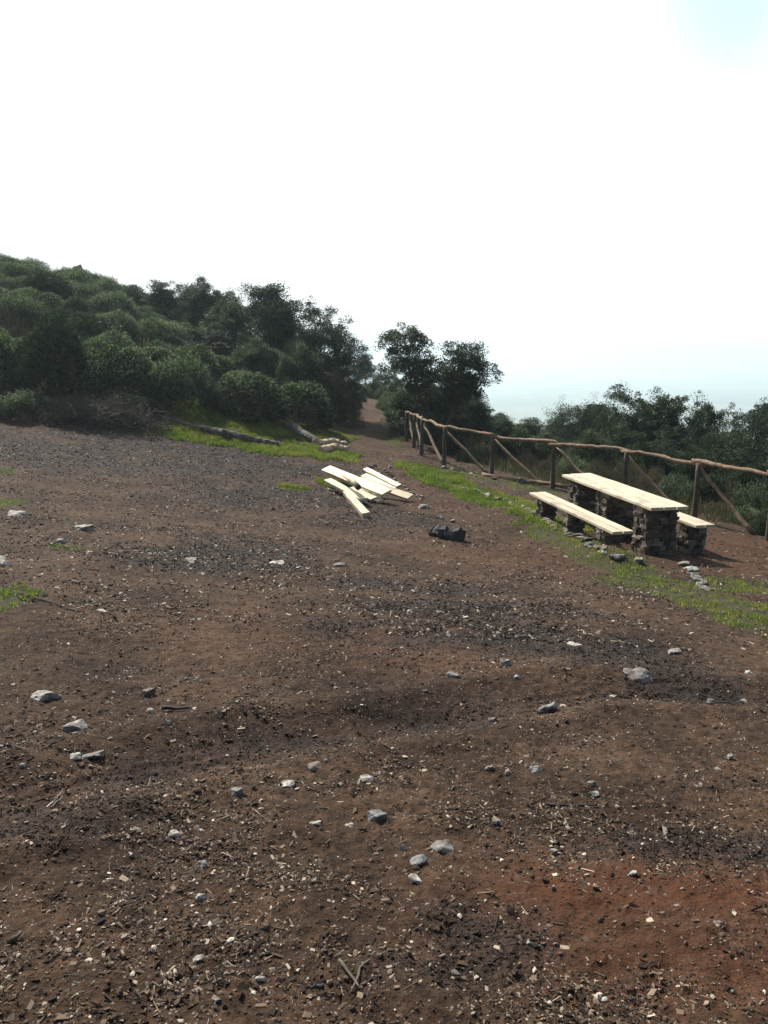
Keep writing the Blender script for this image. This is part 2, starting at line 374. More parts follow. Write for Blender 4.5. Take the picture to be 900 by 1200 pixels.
M['leaf_dry'] = mat_leaf('withered_leaves', [(0, (.035, .030, .024)), (.5, (.08, .07, .055)), (1, (.22, .19, .15))], .1, .6)
M['bark'] = mat_bark('tree_bark', (.03, .024, .02), (.10, .085, .07))
M['bark_pole'] = mat_bark('pole_bark', (.07, .042, .025), (.29, .19, .11))
M['post'] = mat_bark('post_bark', (.032, .022, .017), (.11, .078, .058))
M['log'] = mat_bark('old_log_bark', (.026, .024, .018), (.14, .12, .088))
M['fresh'] = mat_wood('fresh_timber', (.42, .35, .24), (.68, .60, .46))
M['plank'] = mat_wood('sawn_plank', (.38, .30, .18), (.72, .62, .44))
M['cut'] = mat_wood('cut_end_wood', (.40, .28, .17), (.58, .43, .28), knots=False)
M['char'] = mat_bark('charred_wood', (.008, .008, .010), (.035, .035, .040))
M['stone'] = mat_stone('grey_stone', (.11, .105, .098), (.23, .22, .205), (.38, .365, .34))
M['stone_pale'] = mat_stone('pale_stone', (.20, .185, .16), (.36, .34, .30), (.52, .50, .45))
M['stone_blue'] = mat_stone('slate_stone', (.085, .092, .095), (.16, .17, .172), (.26, .27, .265))
M['stone_dark'] = mat_stone('brown_stone', (.06, .045, .035), (.12, .09, .07), (.20, .16, .12))
M['masonry'] = mat_tint('dry_stone', [(0, (.035, .026, .019)), (.5, (.092, .070, .052)), (1, (.27, .235, .19))], .85, .3, 60, nmul=24)
M['sign'] = mat_tint('marker_paint', [(0, (.7, .72, .72)), (1, (.75, .76, .76))], .5)

# ---------------------------------------------------------------- ground sheet (polar grid round the camera)
def ground_sheet():
    r = [.25]
    while r[-1] < 60: r.append(r[-1] * 1.0052 + .002)
    while r[-1] < 15000: r.append(r[-1] * 1.045)
    r = np.array(r)
    a = np.concatenate([np.linspace(-36, 36, 760), np.linspace(36, 324, 150)[1:-1]]); a = np.radians(a)
    A, Rr = np.meshgrid(a, r)
    X = np.sin(A) * Rr; Y = np.cos(A) * Rr
    Z = Hf(X, Y)
    nr, na = X.shape
    idx = np.arange(nr * na).reshape(nr, na)
    nx = np.roll(idx, -1, axis=1)
    Q = np.stack([idx[:-1], idx[1:], nx[1:], nx[:-1]], -1).reshape(-1, 4)
    V = np.stack([X, Y, Z], -1).reshape(-1, 3)
    # closing fan near the feet
    V = np.vstack([V, [[0, 0, float(Hf(np.array([0.]), np.array([0.]))[0])]]]); cidx = len(V) - 1
    T = np.stack([idx[0], nx[0], np.full(na, cidx)], -1)
    x, y = V[:, 0], V[:, 1]
    near = np.hypot(x, y) < 90
    msk = np.zeros((len(V), 4)); msk[:, 3] = 1
    xs, ys = x[near], y[near]
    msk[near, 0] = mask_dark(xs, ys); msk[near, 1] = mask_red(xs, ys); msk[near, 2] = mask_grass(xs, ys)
    msk[~near, 2] = .9
    cx = V[Q].mean(1)
    pth = np.zeros(len(Q), bool); nq = np.hypot(cx[:, 0], cx[:, 1]) < 70
    P = [g(*p) for p in path_px]; P.append((P[-1][0] + .3, P[-1][1] + 14))
    pth[nq] = poly_d(cx[nq, 0], cx[nq, 1], P) < .68
    m = np.minimum(-1.9 - cx[:, 0], cx[:, 1] - 20.6 + .12 * cx[:, 0])
    far = np.hypot(cx[:, 0], cx[:, 1]) > 330
    hill = (m > .6) & ~far & ~pth
    slope = (side_s(cx[:, 0], cx[:, 1]) > .5) & ~far & ~pth & ~hill
    rest = ~(pth | far | hill | slope)
    def part(name, q, tris=None, mat='soil'):
        fs = [q] + ([tris] if tris is not None else [])
        used = np.unique(np.concatenate([f.ravel() for f in fs])); rm = np.full(len(V), -1); rm[used] = np.arange(len(used))
        o = mesh_np(name, V[used], [rm[f] for f in fs], M[mat], None, True, {'mask': msk[used]})
        return tag(o, kind='structure')
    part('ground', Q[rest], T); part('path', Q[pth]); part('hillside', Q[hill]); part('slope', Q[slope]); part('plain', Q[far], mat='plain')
ground_sheet()

# ---------------------------------------------------------------- haze
def haze():
    bm = bmesh.new(); bmesh.ops.create_cube(bm, size=1)
    for v in bm.verts: v.co = Vector((v.co.x * 33000, v.co.y * 33000, -142 if v.co.z < 0 else 24))
    me = bpy.data.meshes.new('haze'); bm.to_mesh(me); bm.free()
    o = obj_me('haze', me); o['kind'] = 'stuff'
    m = bpy.data.materials.new('haze_air'); m.use_nodes = True; t = m.node_tree; t.nodes.clear()
    ou = N(t, 'ShaderNodeOutputMaterial'); v = N(t, 'ShaderNodeVolumePrincipled')
    v.inputs['Color'].default_value = (.74, .89, 1, 1); v.inputs['Density'].default_value = HAZE; v.inputs['Anisotropy'].default_value = .35
    t.links.new(v.outputs[0], ou.inputs['Volume']); me.materials.append(m)
HAZE = .00055
haze()

# ---------------------------------------------------------------- scatter helpers
def rand_rot(n, tilt=1.0):
    """random yaw, limited tilt rotation matrices"""
    yaw = rng.uniform(0, 2 * np.pi, n); a = rng.normal(0, tilt, n); b = rng.normal(0, tilt, n)
    def rz(t): c, s = np.cos(t), np.sin(t); o = np.zeros((n, 3, 3)); o[:, 0, 0] = c; o[:, 0, 1] = -s; o[:, 1, 0] = s; o[:, 1, 1] = c; o[:, 2, 2] = 1; return o
    def rx(t): c, s = np.cos(t), np.sin(t); o = np.zeros((n, 3, 3)); o[:, 0, 0] = 1; o[:, 1, 1] = c; o[:, 1, 2] = -s; o[:, 2, 1] = s; o[:, 2, 2] = c; return o
    def ry(t): c, s = np.cos(t), np.sin(t); o = np.zeros((n, 3, 3)); o[:, 1, 1] = 1; o[:, 0, 0] = c; o[:, 0, 2] = s; o[:, 2, 0] = -s; o[:, 2, 2] = c; return o
    return rz(yaw) @ rx(a) @ ry(b)
def inst(protoV, protoF, pos, rot, scl):
    """protoV (k,3); returns V (n*k,3) and faces"""
    n = len(pos); k = len(protoV)
    V = protoV[None] * scl[:, None, :]
    V = np.einsum('nij,nkj->nki', rot, V) + pos[:, None, :]
    off = (np.arange(n) * k)[:, None, None]
    return V.reshape(-1, 3), [(np.asarray(f)[None] + off).reshape(-1, np.asarray(f).shape[1]) for f in protoF]
box_F = [np.array([[0, 3, 2, 1], [4, 5, 6, 7], [0, 1, 5, 4], [1, 2, 6, 5], [2, 3, 7, 6], [3, 0, 4, 7]])]
def box_V(j=.18):
    b = np.array([[-1, -1, -1], [1, -1, -1], [1, 1, -1], [-1, 1, -1], [-1, -1, 1], [1, -1, 1], [1, 1, 1], [-1, 1, 1]], float) * .5
    return b + rng.uniform(-j, j, b.shape)
def ico(sub=1):
    bm = bmesh.new(); bmesh.ops.create_icosphere(bm, subdivisions=sub, radius=.5)
    V = np.array([v.co[:] for v in bm.verts]); Fc = np.array([[v.index for v in f.verts] for f in bm.faces]); bm.free(); return V, Fc
def field(n, ymin, ymax, dens_p=1.2, wide=.62):
    """points over the visible ground, denser nearby"""
    u = rng.uniform(0, 1, n); p = 1 - dens_p
    y = (ymin ** p + u * (ymax ** p - ymin ** p)) ** (1 / p) if abs(p) > 1e-3 else ymin * (ymax / ymin) ** u
    x = rng.uniform(-1, 1, n) * (y * wide + .5)
    return x, y
def keep_clear(x, y):
    s = side_s(x, y); hill = np.minimum(-1.9 - x, y - 20.6 + .12 * x)
    return (s < 1.0) & (hill < .9)

def litter(name, mat, n, ymin, ymax, dens_p, kinds, size, tintf, label, cat, fw=None, tilt=.35):
    x, y = field(n, ymin, ymax, dens_p)
    cl = fbm(x * 1.6, y * 1.6, 401, 4); cl2 = fbm(x * 7, y * 7, 433, 3)
    prob = np.clip((cl - .34) * 2.6, .22, .8) * np.clip((cl2 - .3) * 3.2, .2, 1)
    dk = mask_dark(x, y); rd = mask_red(x, y); gr = mask_grass(x, y)
    prob = prob * (1 - .55 * rd) * (1 - .6 * gr) + .5 * dk
    k = (rng.uniform(0, 1, n) < prob) & keep_clear(x, y)
    x, y, dk, rd = x[k], y[k], dk[k], rd[k]; n = len(x)
    mb = MB(); which = rng.integers(0, len(kinds), n)
    sz = np.minimum(size(n, y), .022 + .0010 * y)
    tint = tintf(n, dk, rd)
    z = Hf(x, y)
    for i, (pv, pf, sc) in enumerate(kinds):
        s = which == i; m_ = int(s.sum())
        if not m_: continue
        scl = sz[s][:, None] * np.array(sc)[None] * rng.uniform(.65, 1.4, (m_, 3))
        V, Fc = inst(pv, pf, np.stack([x[s], y[s], z[s] + scl[:, 2] * .18], 1), rand_rot(m_, tilt), scl)
        mb.add(V, Fc, np.repeat(tint[s], len(pv)))
    o = mb.build(name, mat); tag(o, label, cat, kind='stuff'); return o
chipk = [(box_V(), box_F, (1.6, .55, .14)) for _ in range(3)] + [(box_V(.25), box_F, (1.2, .8, .22)) for _ in range(3)] + [(box_V(.1), box_F, (3.2, .22, .18)) for _ in range(2)]
iv, ifc = ico(1)
pebk = [(iv * (1 + rng.uniform(-.28, .28, (len(iv), 1))), [ifc], (1.15, .85, .6)) for _ in range(6)]
def chip_t(n, dk, rd):
    t = rng.beta(1.5, 2.2, n); t = np.where(rng.uniform(0, 1, n) < .075, rng.uniform(.78, .97, n), t)
    t = np.where((dk > .3) & (rng.uniform(0, 1, n) < .75), t * .22, t); return np.clip(t, 0, 1)
def chip_far(n, dk, rd):
    t = chip_t(n, dk, rd); return np.where(rng.uniform(0, 1, n) < .13, rng.uniform(.78, 1, n), t)
def peb_t(n, dk, rd):
    t = rng.beta(1.8, 2.4, n); t = np.where(rng.uniform(0, 1, n) < .06, rng.uniform(.85, 1, n), t)
    t = np.where((dk > .3) & (rng.uniform(0, 1, n) < .7), t * .3, t); return np.clip(t, 0, 1)
litter('wood_chips', M['chips'], 215000, 1.35, 7, .85, chipk, lambda n, y: rng.lognormal(math.log(.0058), .5, n) * (1 + y * .05), chip_t, 'small brown and grey wood chips strewn over the near dirt', 'wood chips')
litter('gravel', M['gravel'], 135000, 1.35, 8, .85, pebk, lambda n, y: rng.lognormal(math.log(.0062), .55, n) * (1 + y * .04), peb_t, 'fine brown and pale gravel scattered over the near dirt', 'gravel')
litter('wood_chips', M['chips'], 190000, 6.5, 24, .1, chipk, lambda n, y: rng.lognormal(math.log(.017), .45, n), chip_far, 'dark chips and bark shreds covering the far part of the clearing', 'wood chips')
litter('gravel', M['gravel'], 90000, 7, 40, .2, pebk, lambda n, y: rng.lognormal(math.log(.020), .45, n), peb_t, 'stony grit over the far clearing and the path', 'gravel')

# ---------------------------------------------------------------- tubes
def tube(pts, rad, seg=10, noise_a=0, seed=0, cap=True):
    pts = np.array(pts, float); n = len(pts); rad = np.broadcast_to(np.array(rad, float), (n,))
    T = np.gradient(pts, axis=0); T /= np.linalg.norm(T, axis=1, keepdims=True) + 1e-9
    up = np.array([0, 0, 1.]) if abs(T[0, 2]) < .9 else np.array([1., 0, 0])
    V = []
    U = np.cross(T[0], up); U /= np.linalg.norm(U)
    ang = np.linspace(0, 2 * np.pi, seg, endpoint=False)
    rr = np.random.default_rng(seed)
    prof = 1 + rr.uniform(-noise_a, noise_a, (n, seg)) if noise_a else np.ones((n, seg))
    for i in range(n):
        U = U - T[i] * np.dot(U, T[i]); U /= np.linalg.norm(U) + 1e-9; W = np.cross(T[i], U)
        V.append(pts[i] + rad[i] * prof[i][:, None] * (np.cos(ang)[:, None] * U + np.sin(ang)[:, None] * W))
    V = np.concatenate(V); idx = np.arange(n * seg).reshape(n, seg); nx = np.roll(idx, -1, 1)
    Q = np.stack([idx[:-1], nx[:-1], nx[1:], idx[1:]], -1).reshape(-1, 4)
    Fs = [Q]
    if cap: 
        V = np.vstack([V, pts[0], pts[-1]]); a, b = n * seg, n * seg + 1
        Fs.append(np.vstack([np.stack([nx[0], idx[0], np.full(seg, a)], -1), np.stack([idx[-1], nx[-1], np.full(seg, b)], -1)]))
    return V, Fs
def wob(a, b, n, amp, seed=0):
    rr = np.random.default_rng(seed); a = np.array(a, float); b = np.array(b, float)
    t = np.linspace(0, 1, n)[:, None]; p = a + (b - a) * t
    k = rr.normal(0, amp, (n, 3)); k = (k + np.roll(k, 1, 0) + np.roll(k, -1, 0)) / 2; k[0] *= .2; k[-1] *= .2
    return p + k

# ---------------------------------------------------------------- leaves
def leaves(P, D, size, wr=.5, curl=0.0):
    """rhombus leaves at P with axis D (n,3); returns V, quads"""
    n = len(P); D = D / (np.linalg.norm(D, axis=1, keepdims=True) + 1e-9)
    W = np.cross(D, rng.normal(size=(n, 3))); W /= np.linalg.norm(W, axis=1, keepdims=True) + 1e-9
    s = size[:, None]
    V = np.stack([P, P + D * s * .5 + W * s * wr * .5, P + D * s, P + D * s * .5 - W * s * wr * .5], 1).reshape(-1, 3)
    return V, [np.arange(n * 4).reshape(n, 4)]

def tree_mesh(seed, h=5., crowns=((0, 0, 3.4, 1.6, 1.5),), ncl=230, nleaf=95, lsize=.070, trunk_r=.09, lean=(0, 0), stems=1, clr=.20, bare=0, low=1.0):
    """returns (trunk mesh, crown mesh). crowns: (x, y, z, rxy, rz)"""
    global rng
    rng = np.random.default_rng(seed)
    tops = []
    tm = MB()
    nodes = []; 
    for s in range(stems):
        cx, cy, cz, rx, rz = crowns[s % len(crowns)]
        base = np.array([rng.normal(0, .12) if stems > 1 else 0, rng.normal(0, .12) if stems > 1 else 0, -.3])
        p = wob(base, (cx + lean[0], cy + lean[1], cz + rz * .45), 9, .05 * h / 5, seed + s)
        rad = np.linspace(trunk_r, trunk_r * .22, 9) * (1 if stems == 1 else .8)
        tm.add(*tube(p, rad, 7, .12, seed), .4)
        for q, r_ in zip(p[3:], rad[3:]): nodes.append((q, r_))
    cl = []
    for (cx, cy, cz, rx, rz) in crowns:
        k = int(ncl / len(crowns))
        v = rng.normal(size=(k * 3, 3)); v /= np.linalg.norm(v, axis=1, keepdims=True)
        v *= (rng.uniform(0.15, 1, (k * 3, 1)) ** .42)
        lump = 1 + .32 * np.sin(v[:, 0] * 5 + seed) * np.cos(v[:, 1] * 4.3 + seed * 2) + .22 * np.sin(v[:, 2] * 7 + seed)
        v = v * lump[:, None]
        q = np.array([cx, cy, cz]) + v * np.array([rx, rx, rz]); q = q[q[:, 2] > .35 * low][:k]
        cl.append(q)
    cl = np.concatenate(cl)
    nodesP = [n_[0] for n_ in nodes]; nodesR = [n_[1] for n_ in nodes]
    cen = np.mean([n_[0] for n_ in nodes], axis=0)
    order = np.argsort(np.linalg.norm(cl - cen, axis=1)); drop = set()
    for i in order:
        q = cl[i]; A = np.array(nodesP)
        dv = q - A; dist = np.linalg.norm(dv, axis=1) + np.clip(-dv[:, 2], 0, 9) * 1.5
        j = int(np.argmin(dist)); r0 = min(nodesR[j] * .62, .028); r1 = max(r0 * .45, .004)
        if dist[j] > .9: drop.add(int(i)); continue
        if True:
            tm.add(*tube(wob(A[j], q, 4, .03, seed + int(i)), np.linspace(max(r0, .006), r1, 4), 4, 0, 0, False), .4)
        nodesP.append(q); nodesR.append(max(r0 * .8, .005))
    trunk = tm.build('trunk', M['bark'], link=False, smooth=True)
    # leaves in sprays
    cl = cl[[i for i in range(len(cl)) if i not in drop]]
    use = cl if not bare else cl[rng.uniform(0, 1, len(cl)) > bare]
    n = len(use) * nleaf
    ci = np.repeat(np.arange(len(use)), nleaf)
    off = rng.normal(size=(n, 3)); off /= np.linalg.norm(off, axis=1, keepdims=True); off *= rng.uniform(0, 1, (n, 1)) ** .45
    sc = clr * rng.uniform(.6, 1.5, len(use)) * (h / 5) ** .5
    P = use[ci] + off * sc[ci][:, None] * np.array([1.15, 1.15, .85])
    D = off + rng.normal(0, .6, (n, 3)) + np.array([0, 0, .35])
    V, Fq = leaves(P, D, rng.uniform(.7, 1.35, n) * lsize, .5)
    tint = np.clip(rng.normal(.42, .17, n) + (rng.uniform(0, 1, len(use)) * .35 - .12)[ci], 0, 1)
    mb = MB(); mb.add(V, Fq, np.repeat(tint, 4))
    return trunk, mb
def shrub_mb(seed, w=2.0, h=1.5, ns=1500, nl=16, lsize=.04, upright=.5, slen=.30, wr=.4, flat=0.0, lumps=.10):
    """foliage of a rounded shrub: sprigs from inside a lumpy dome outwards"""
    global rng
    rng = np.random.default_rng(seed)
    v = rng.normal(size=(ns, 3)); v[:, 2] = np.abs(v[:, 2]) * 1.0 - .12; v /= np.linalg.norm(v, axis=1, keepdims=True)
    lump = 1 + lumps * (np.sin(v[:, 0] * 4.1 + seed) * np.cos(v[:, 1] * 3.7 + seed * 1.7)) + .04 * np.sin(v[:, 2] * 9 + v[:, 0] * 8 + seed) + rng.normal(0, .025, ns)
    rad = rng.uniform(.1, 1, ns) ** .16
    base = v * (lump * rad)[:, None] * np.array([w / 2, w / 2, h]) ; base[:, 2] = np.maximum(base[:, 2], -.05)
    d = v * (1 - upright) + np.array([0, 0, 1]) * upright + rng.normal(0, .16, (ns, 3)); d /= np.linalg.norm(d, axis=1, keepdims=True)
    ln = slen * rng.uniform(.5, 1.3, ns)
    t = rng.uniform(0, 1, (ns, nl))
    P = base[:, None] + d[:, None] * (t * ln[:, None])[..., None]
    P = (P - d[:, None] * (ln * .75)[:, None, None] + rng.normal(0, .012, P.shape)).reshape(-1, 3)
    D = np.repeat(d, nl, 0) + rng.normal(0, .45, (ns * nl, 3))
    V, Fq = leaves(P, D, rng.uniform(.7, 1.3, ns * nl) * lsize, wr)
    tint = np.clip(np.repeat(rng.normal(.36, .15, ns), nl) + rng.normal(0, .10, ns * nl) + np.clip(t.ravel() - .55, -.3, 1) * 1.15 * np.repeat(np.clip(v[:, 2] * 1.5, 0, 1), nl), 0, 1)  # upper sprig tips paler: new growth, plus sunlit tops put into the tint
    mb = MB(); mb.add(V, Fq, np.repeat(tint, 4)); return mb
def stems_mb(seed, w, h, n=14):
    rr = np.random.default_rng(seed); mb = MB()
    for i in range(n):
        a = rr.uniform(0, 6.28); q = rr.uniform(.2, .8)
        mb.add(*tube(wob((math.cos(a) * .06, math.sin(a) * .06, -.1), (math.cos(a) * w / 2 * q, math.sin(a) * w / 2 * q, h * rr.uniform(.5, .85)), 5, .03, i), np.linspace(.022, .007, 5), 5, 0, 0, False), .4)
    return mb

# shrub prototypes (unit: about 2 m wide, 1.5 m high)
SH = {}
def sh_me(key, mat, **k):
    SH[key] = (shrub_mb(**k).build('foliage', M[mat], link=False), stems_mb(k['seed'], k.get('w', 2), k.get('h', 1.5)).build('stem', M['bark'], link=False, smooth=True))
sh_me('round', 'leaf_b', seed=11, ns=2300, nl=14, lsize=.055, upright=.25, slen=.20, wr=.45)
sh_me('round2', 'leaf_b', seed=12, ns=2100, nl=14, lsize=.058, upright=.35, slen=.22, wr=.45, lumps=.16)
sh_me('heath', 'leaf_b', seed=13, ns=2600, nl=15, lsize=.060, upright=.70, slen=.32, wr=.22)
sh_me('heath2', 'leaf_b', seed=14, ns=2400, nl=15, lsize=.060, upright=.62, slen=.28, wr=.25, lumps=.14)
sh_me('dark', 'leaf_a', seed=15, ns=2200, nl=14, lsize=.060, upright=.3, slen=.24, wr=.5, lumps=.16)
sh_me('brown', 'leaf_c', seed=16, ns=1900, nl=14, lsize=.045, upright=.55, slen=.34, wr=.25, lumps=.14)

def ground_at(x, y): return gz(x, y)
def shrub(key, x, y, wd, ht, label, group=None, rz=None, parts=True, sink=.06):
    z = gz(x, y) - sink; sc = (wd / 2.0, wd / 2.0, ht / 1.62)
    rz = random.uniform(0, 6.28) if rz is None else rz
    if parts:
        o = empty('shrub', (x, y, z), rz); o.scale = sc
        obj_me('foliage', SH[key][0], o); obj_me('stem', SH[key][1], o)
    else:
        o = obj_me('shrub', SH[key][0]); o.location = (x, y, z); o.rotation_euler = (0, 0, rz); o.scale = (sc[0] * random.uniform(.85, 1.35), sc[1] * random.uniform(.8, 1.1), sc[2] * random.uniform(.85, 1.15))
    tag(o, label, 'shrub', group); return o
def shrub_px(key, px, py_base, w_px, top_py, label, Y=None, group=None, **k):
    if Y is None: x, y = g(px, py_base)
    else: y = Y; x = at(px, py_base, Y).x
    y += 0; wd = w_px / F * y * 1.02; 
    ht = max(.4, at(px, top_py, y).z - gz(x, y + wd * .3) + .05)
    return shrub(key, x, y + wd * .35, wd, ht, label, group, **k)
G_ROW = 'rounded shrubs along the back of the clearing'
shrub_px('dark', 52, 470, 104, 372, 'tall dark shrub at the far left above the heap of cut branches', group=G_ROW)
shrub_px('round2', 128, 474, 92, 402, 'dark shrub behind the heap of cut branches, second from the left in the row', group=G_ROW)
shrub_px('heath', 204, 481, 90, 412, 'feathery upright shrub with pale tips above the left end of the fallen log', group=G_ROW)
shrub_px('round', 287, 493, 88, 432, 'rounded shrub with pale tips on the grassy bank above the long fallen log', group=G_ROW)
shrub_px('round', 350, 500, 74, 442, 'dome shaped shrub beside the broken log stump on the bank', group=G_ROW, rz=1.3)
shrub_px('brown', 398, 498, 52, 436, 'narrow brownish shrub at the left edge of the uphill path', group=G_ROW)
shrub_px('round2', -8, 452, 60, 385, 'pale green shrub cut by the left edge of the photo', Y=24, group=G_ROW)

# low shrubs covering the hillside
keys = ['round', 'round2', 'heath', 'heath2', 'dark', 'heath', 'round']
cnt = 0; placed = []
rr = random.Random(5)
tries = 0
while cnt < 285 and tries < 16000:
    tries += 1
    y = 23.5 + 52 * rr.random() ** 1.25; x = -rr.random() * (y * .56 + 1) 
    m = min(-2.6 - x, y - 22.6 + .12 * x)
    if m < 1.9: continue
    # tree clump area stays for the trees
    wd = rr.uniform(1.2, 2.5) * (1 + (y - 24) * .008); 
    if any((x - a) ** 2 + (y - b) ** 2 < ((wd + c) * .40) ** 2 for a, b, c in placed): continue
    placed.append((x, y, wd)); cnt += 1
    high = y > 52
    key = 'brown' if (high and rr.random() < .35) or rr.random() < .05 else rr.choice(keys)
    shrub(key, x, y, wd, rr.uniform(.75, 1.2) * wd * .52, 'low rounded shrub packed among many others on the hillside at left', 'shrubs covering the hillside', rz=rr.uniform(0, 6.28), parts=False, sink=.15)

# ---------------------------------------------------------------- trees
TR = {}
def tr(key, mat, **k):
    t_, c_ = tree_mesh(**k); TR[key] = (t_, c_.build('crown', M[mat], link=False))
tr('oak', 'leaf_a', seed=21, crowns=((0, 0, 3.2, 1.5, 1.75),), ncl=430, nleaf=95)
tr('bushy', 'leaf_a', seed=22, crowns=((0, 0, 2.3, 1.55, 2.3), (.5, .2, 3.7, .9, 1.2)), ncl=520, nleaf=95, stems=2)
tr('tall', 'leaf_a', seed=23, crowns=((0, 0, 2.0, 1.2, 2.0), (.1, 0, 3.9, .75, 1.35)), ncl=460, nleaf=90, stems=1)
tr('loose', 'leaf_a', seed=24, crowns=((-.3, 0, 3.4, 1.2, 1.5), (.7, .2, 2.9, 1.0, 1.3)), ncl=170, nleaf=60, stems=3, clr=.24, bare=.1)
tr('wispy', 'leaf_a', seed=25, crowns=((-.5, 0, 3.6, .9, 1.3), (.5, .1, 3.4, .8, 1.4), (0, 0, 1.9, 1.2, 1.4)), ncl=200, nleaf=48, stems=3, clr=.26, bare=.15)
tr('dense', 'leaf_a', seed=26, crowns=((0, 0, 2.2, 1.6, 2.5),), ncl=560, nleaf=100, stems=2)
tr('low', 'leaf_a', seed=27, crowns=((0, 0, 1.3, 1.4, 1.2), (.6, .1, 2.2, .48, 1.0), (-.5, .2, 2.0, .5, 1.0)), ncl=480, nleaf=95, stems=3)
tr('low2', 'leaf_b', seed=28, crowns=((-.2, 0, 1.3, 1.35, 1.2), (-.7, .1, 2.1, .45, .9), (.1, -.2, 2.3, .45, 1.0), (.8, .1, 1.8, .5, .8)), ncl=520, nleaf=95, stems=3)
def tree(key, x, y, top_z, wd, label, group=None, rz=None, sx=None):
    z = gz(x, y) - .1
    if (top_z - z) / wd < 1.12: key = 'low' if key in ('bushy', 'oak', 'wispy') else 'low2'
    hh = (top_z - z) / max(v.co.z for v in TR[key][1].vertices)
    o = empty('tree', (x, y, z), random.uniform(0, 6.28) if rz is None else rz)
    o.scale = (wd / 3.2, wd / 3.2, hh)
    obj_me('trunk', TR[key][0], o); obj_me('crown', TR[key][1], o)
    tag(o, label, 'tree', group); return o
def tree_px(key, px, Y, top_py, w_px, label, group=None, rz=None):
    p = at(px, top_py, Y); return tree(key, p.x, Y, p.z, w_px / F * Y, label, group, rz)
GH = 'evergreen trees behind the row of shrubs'
for a in [('bushy', 205, 42, 328, 66, 'leftmost evergreen of the clump, standing highest up the slope'),
          ('tall', 236, 40, 320, 60, 'evergreen with a spiky top, second from left in the clump on the slope'),
          ('dense', 268, 37, 336, 70, 'broad mid green tree in the middle of the clump, between two spiky tops'),
          ('tall', 312, 35, 328, 78, 'tallest dark tree of the clump with a spiky crown in its centre'),
          ('bushy', 342, 34, 345, 66, 'dark rounded tree just right of the tallest tree of the clump'),
          ('oak', 376, 32, 350, 66, 'tree with an open dark crown leaning out over the start of the path'),
          ('loose', 398, 33, 372, 46, 'thin reddish fringed tree at the right end of the clump above the path'),
          ('dense', 300, 31, 392, 64, 'short bushy tree in front of the tallest tree of the clump'),
          ('dense', 352, 30, 398, 60, 'short bushy tree behind the dome shaped shrub'),
          ('bushy', 240, 35, 384, 62, 'low tree at the left front of the clump above the feathery shrub'),
          ('dense', 392, 30, 420, 48, 'low dark tree squeezed against the left side of the path')]:
    tree_px(a[0], a[1], a[2], a[3], a[4] * 1.3, a[5], GH)
GP = 'trees where the path goes over the rise'
for a in [('bushy', 428, 52, 412, 34, 'small hazy tree at the far end of the path'),
          ('dense', 408, 50, 418, 36, 'dark tree left of where the path vanishes'),
          ('oak', 452, 50, 428, 34, 'small tree right of where the path vanishes'),
          ('dense', 464, 42, 440, 36, 'low bushy tree beside the right edge of the path, before the rise')]:
    tree_px(*a[:5], a[5], GP)
# the pair with visible limbs behind the far end of the fence
t_, c_ = tree_mesh(seed=31, h=5, crowns=((-.95, 0, 3.9, .78, 1.0), (-.3, .2, 2.9, .8, .8)), ncl=230, nleaf=95, stems=3, trunk_r=.075, clr=.18)
cm = c_.build('crown', M['leaf_a'], link=False)
p = at(505, 380, 27.5); gx, gy = p.x, 27.5
o = empty('tree', (gx, gy, gz(gx, gy) - .1)); o.scale = (.95, .95, (p.z - gz(gx, gy)) / 4.75)
obj_me('trunk', t_, o); obj_me('crown', cm, o); tag(o, 'tree with thin bare stems and narrow high crown at the fence end', 'tree', 'trees behind the fence')
t_, c_ = tree_mesh(seed=35, h=5, crowns=((.72, 0, 3.4, .86, .98), (.5, .2, 2.5, .8, .7)), ncl=290, nleaf=100, stems=2, trunk_r=.085, clr=.18)
cm = c_.build('crown', M['leaf_a'], link=False)
p = at(520, 400, 26.3); gx, gy = p.x, 26.3
o = empty('tree', (gx, gy, gz(gx, gy) - .1)); o.scale = (1, 1, (p.z - gz(gx, gy)) / 4.35)
obj_me('trunk', t_, o); obj_me('crown', cm, o); tag(o, 'tree with a slanting trunk and round dark crown behind the fence', 'tree', 'trees behind the fence')
GR = 'trees on the slope beyond the fence'
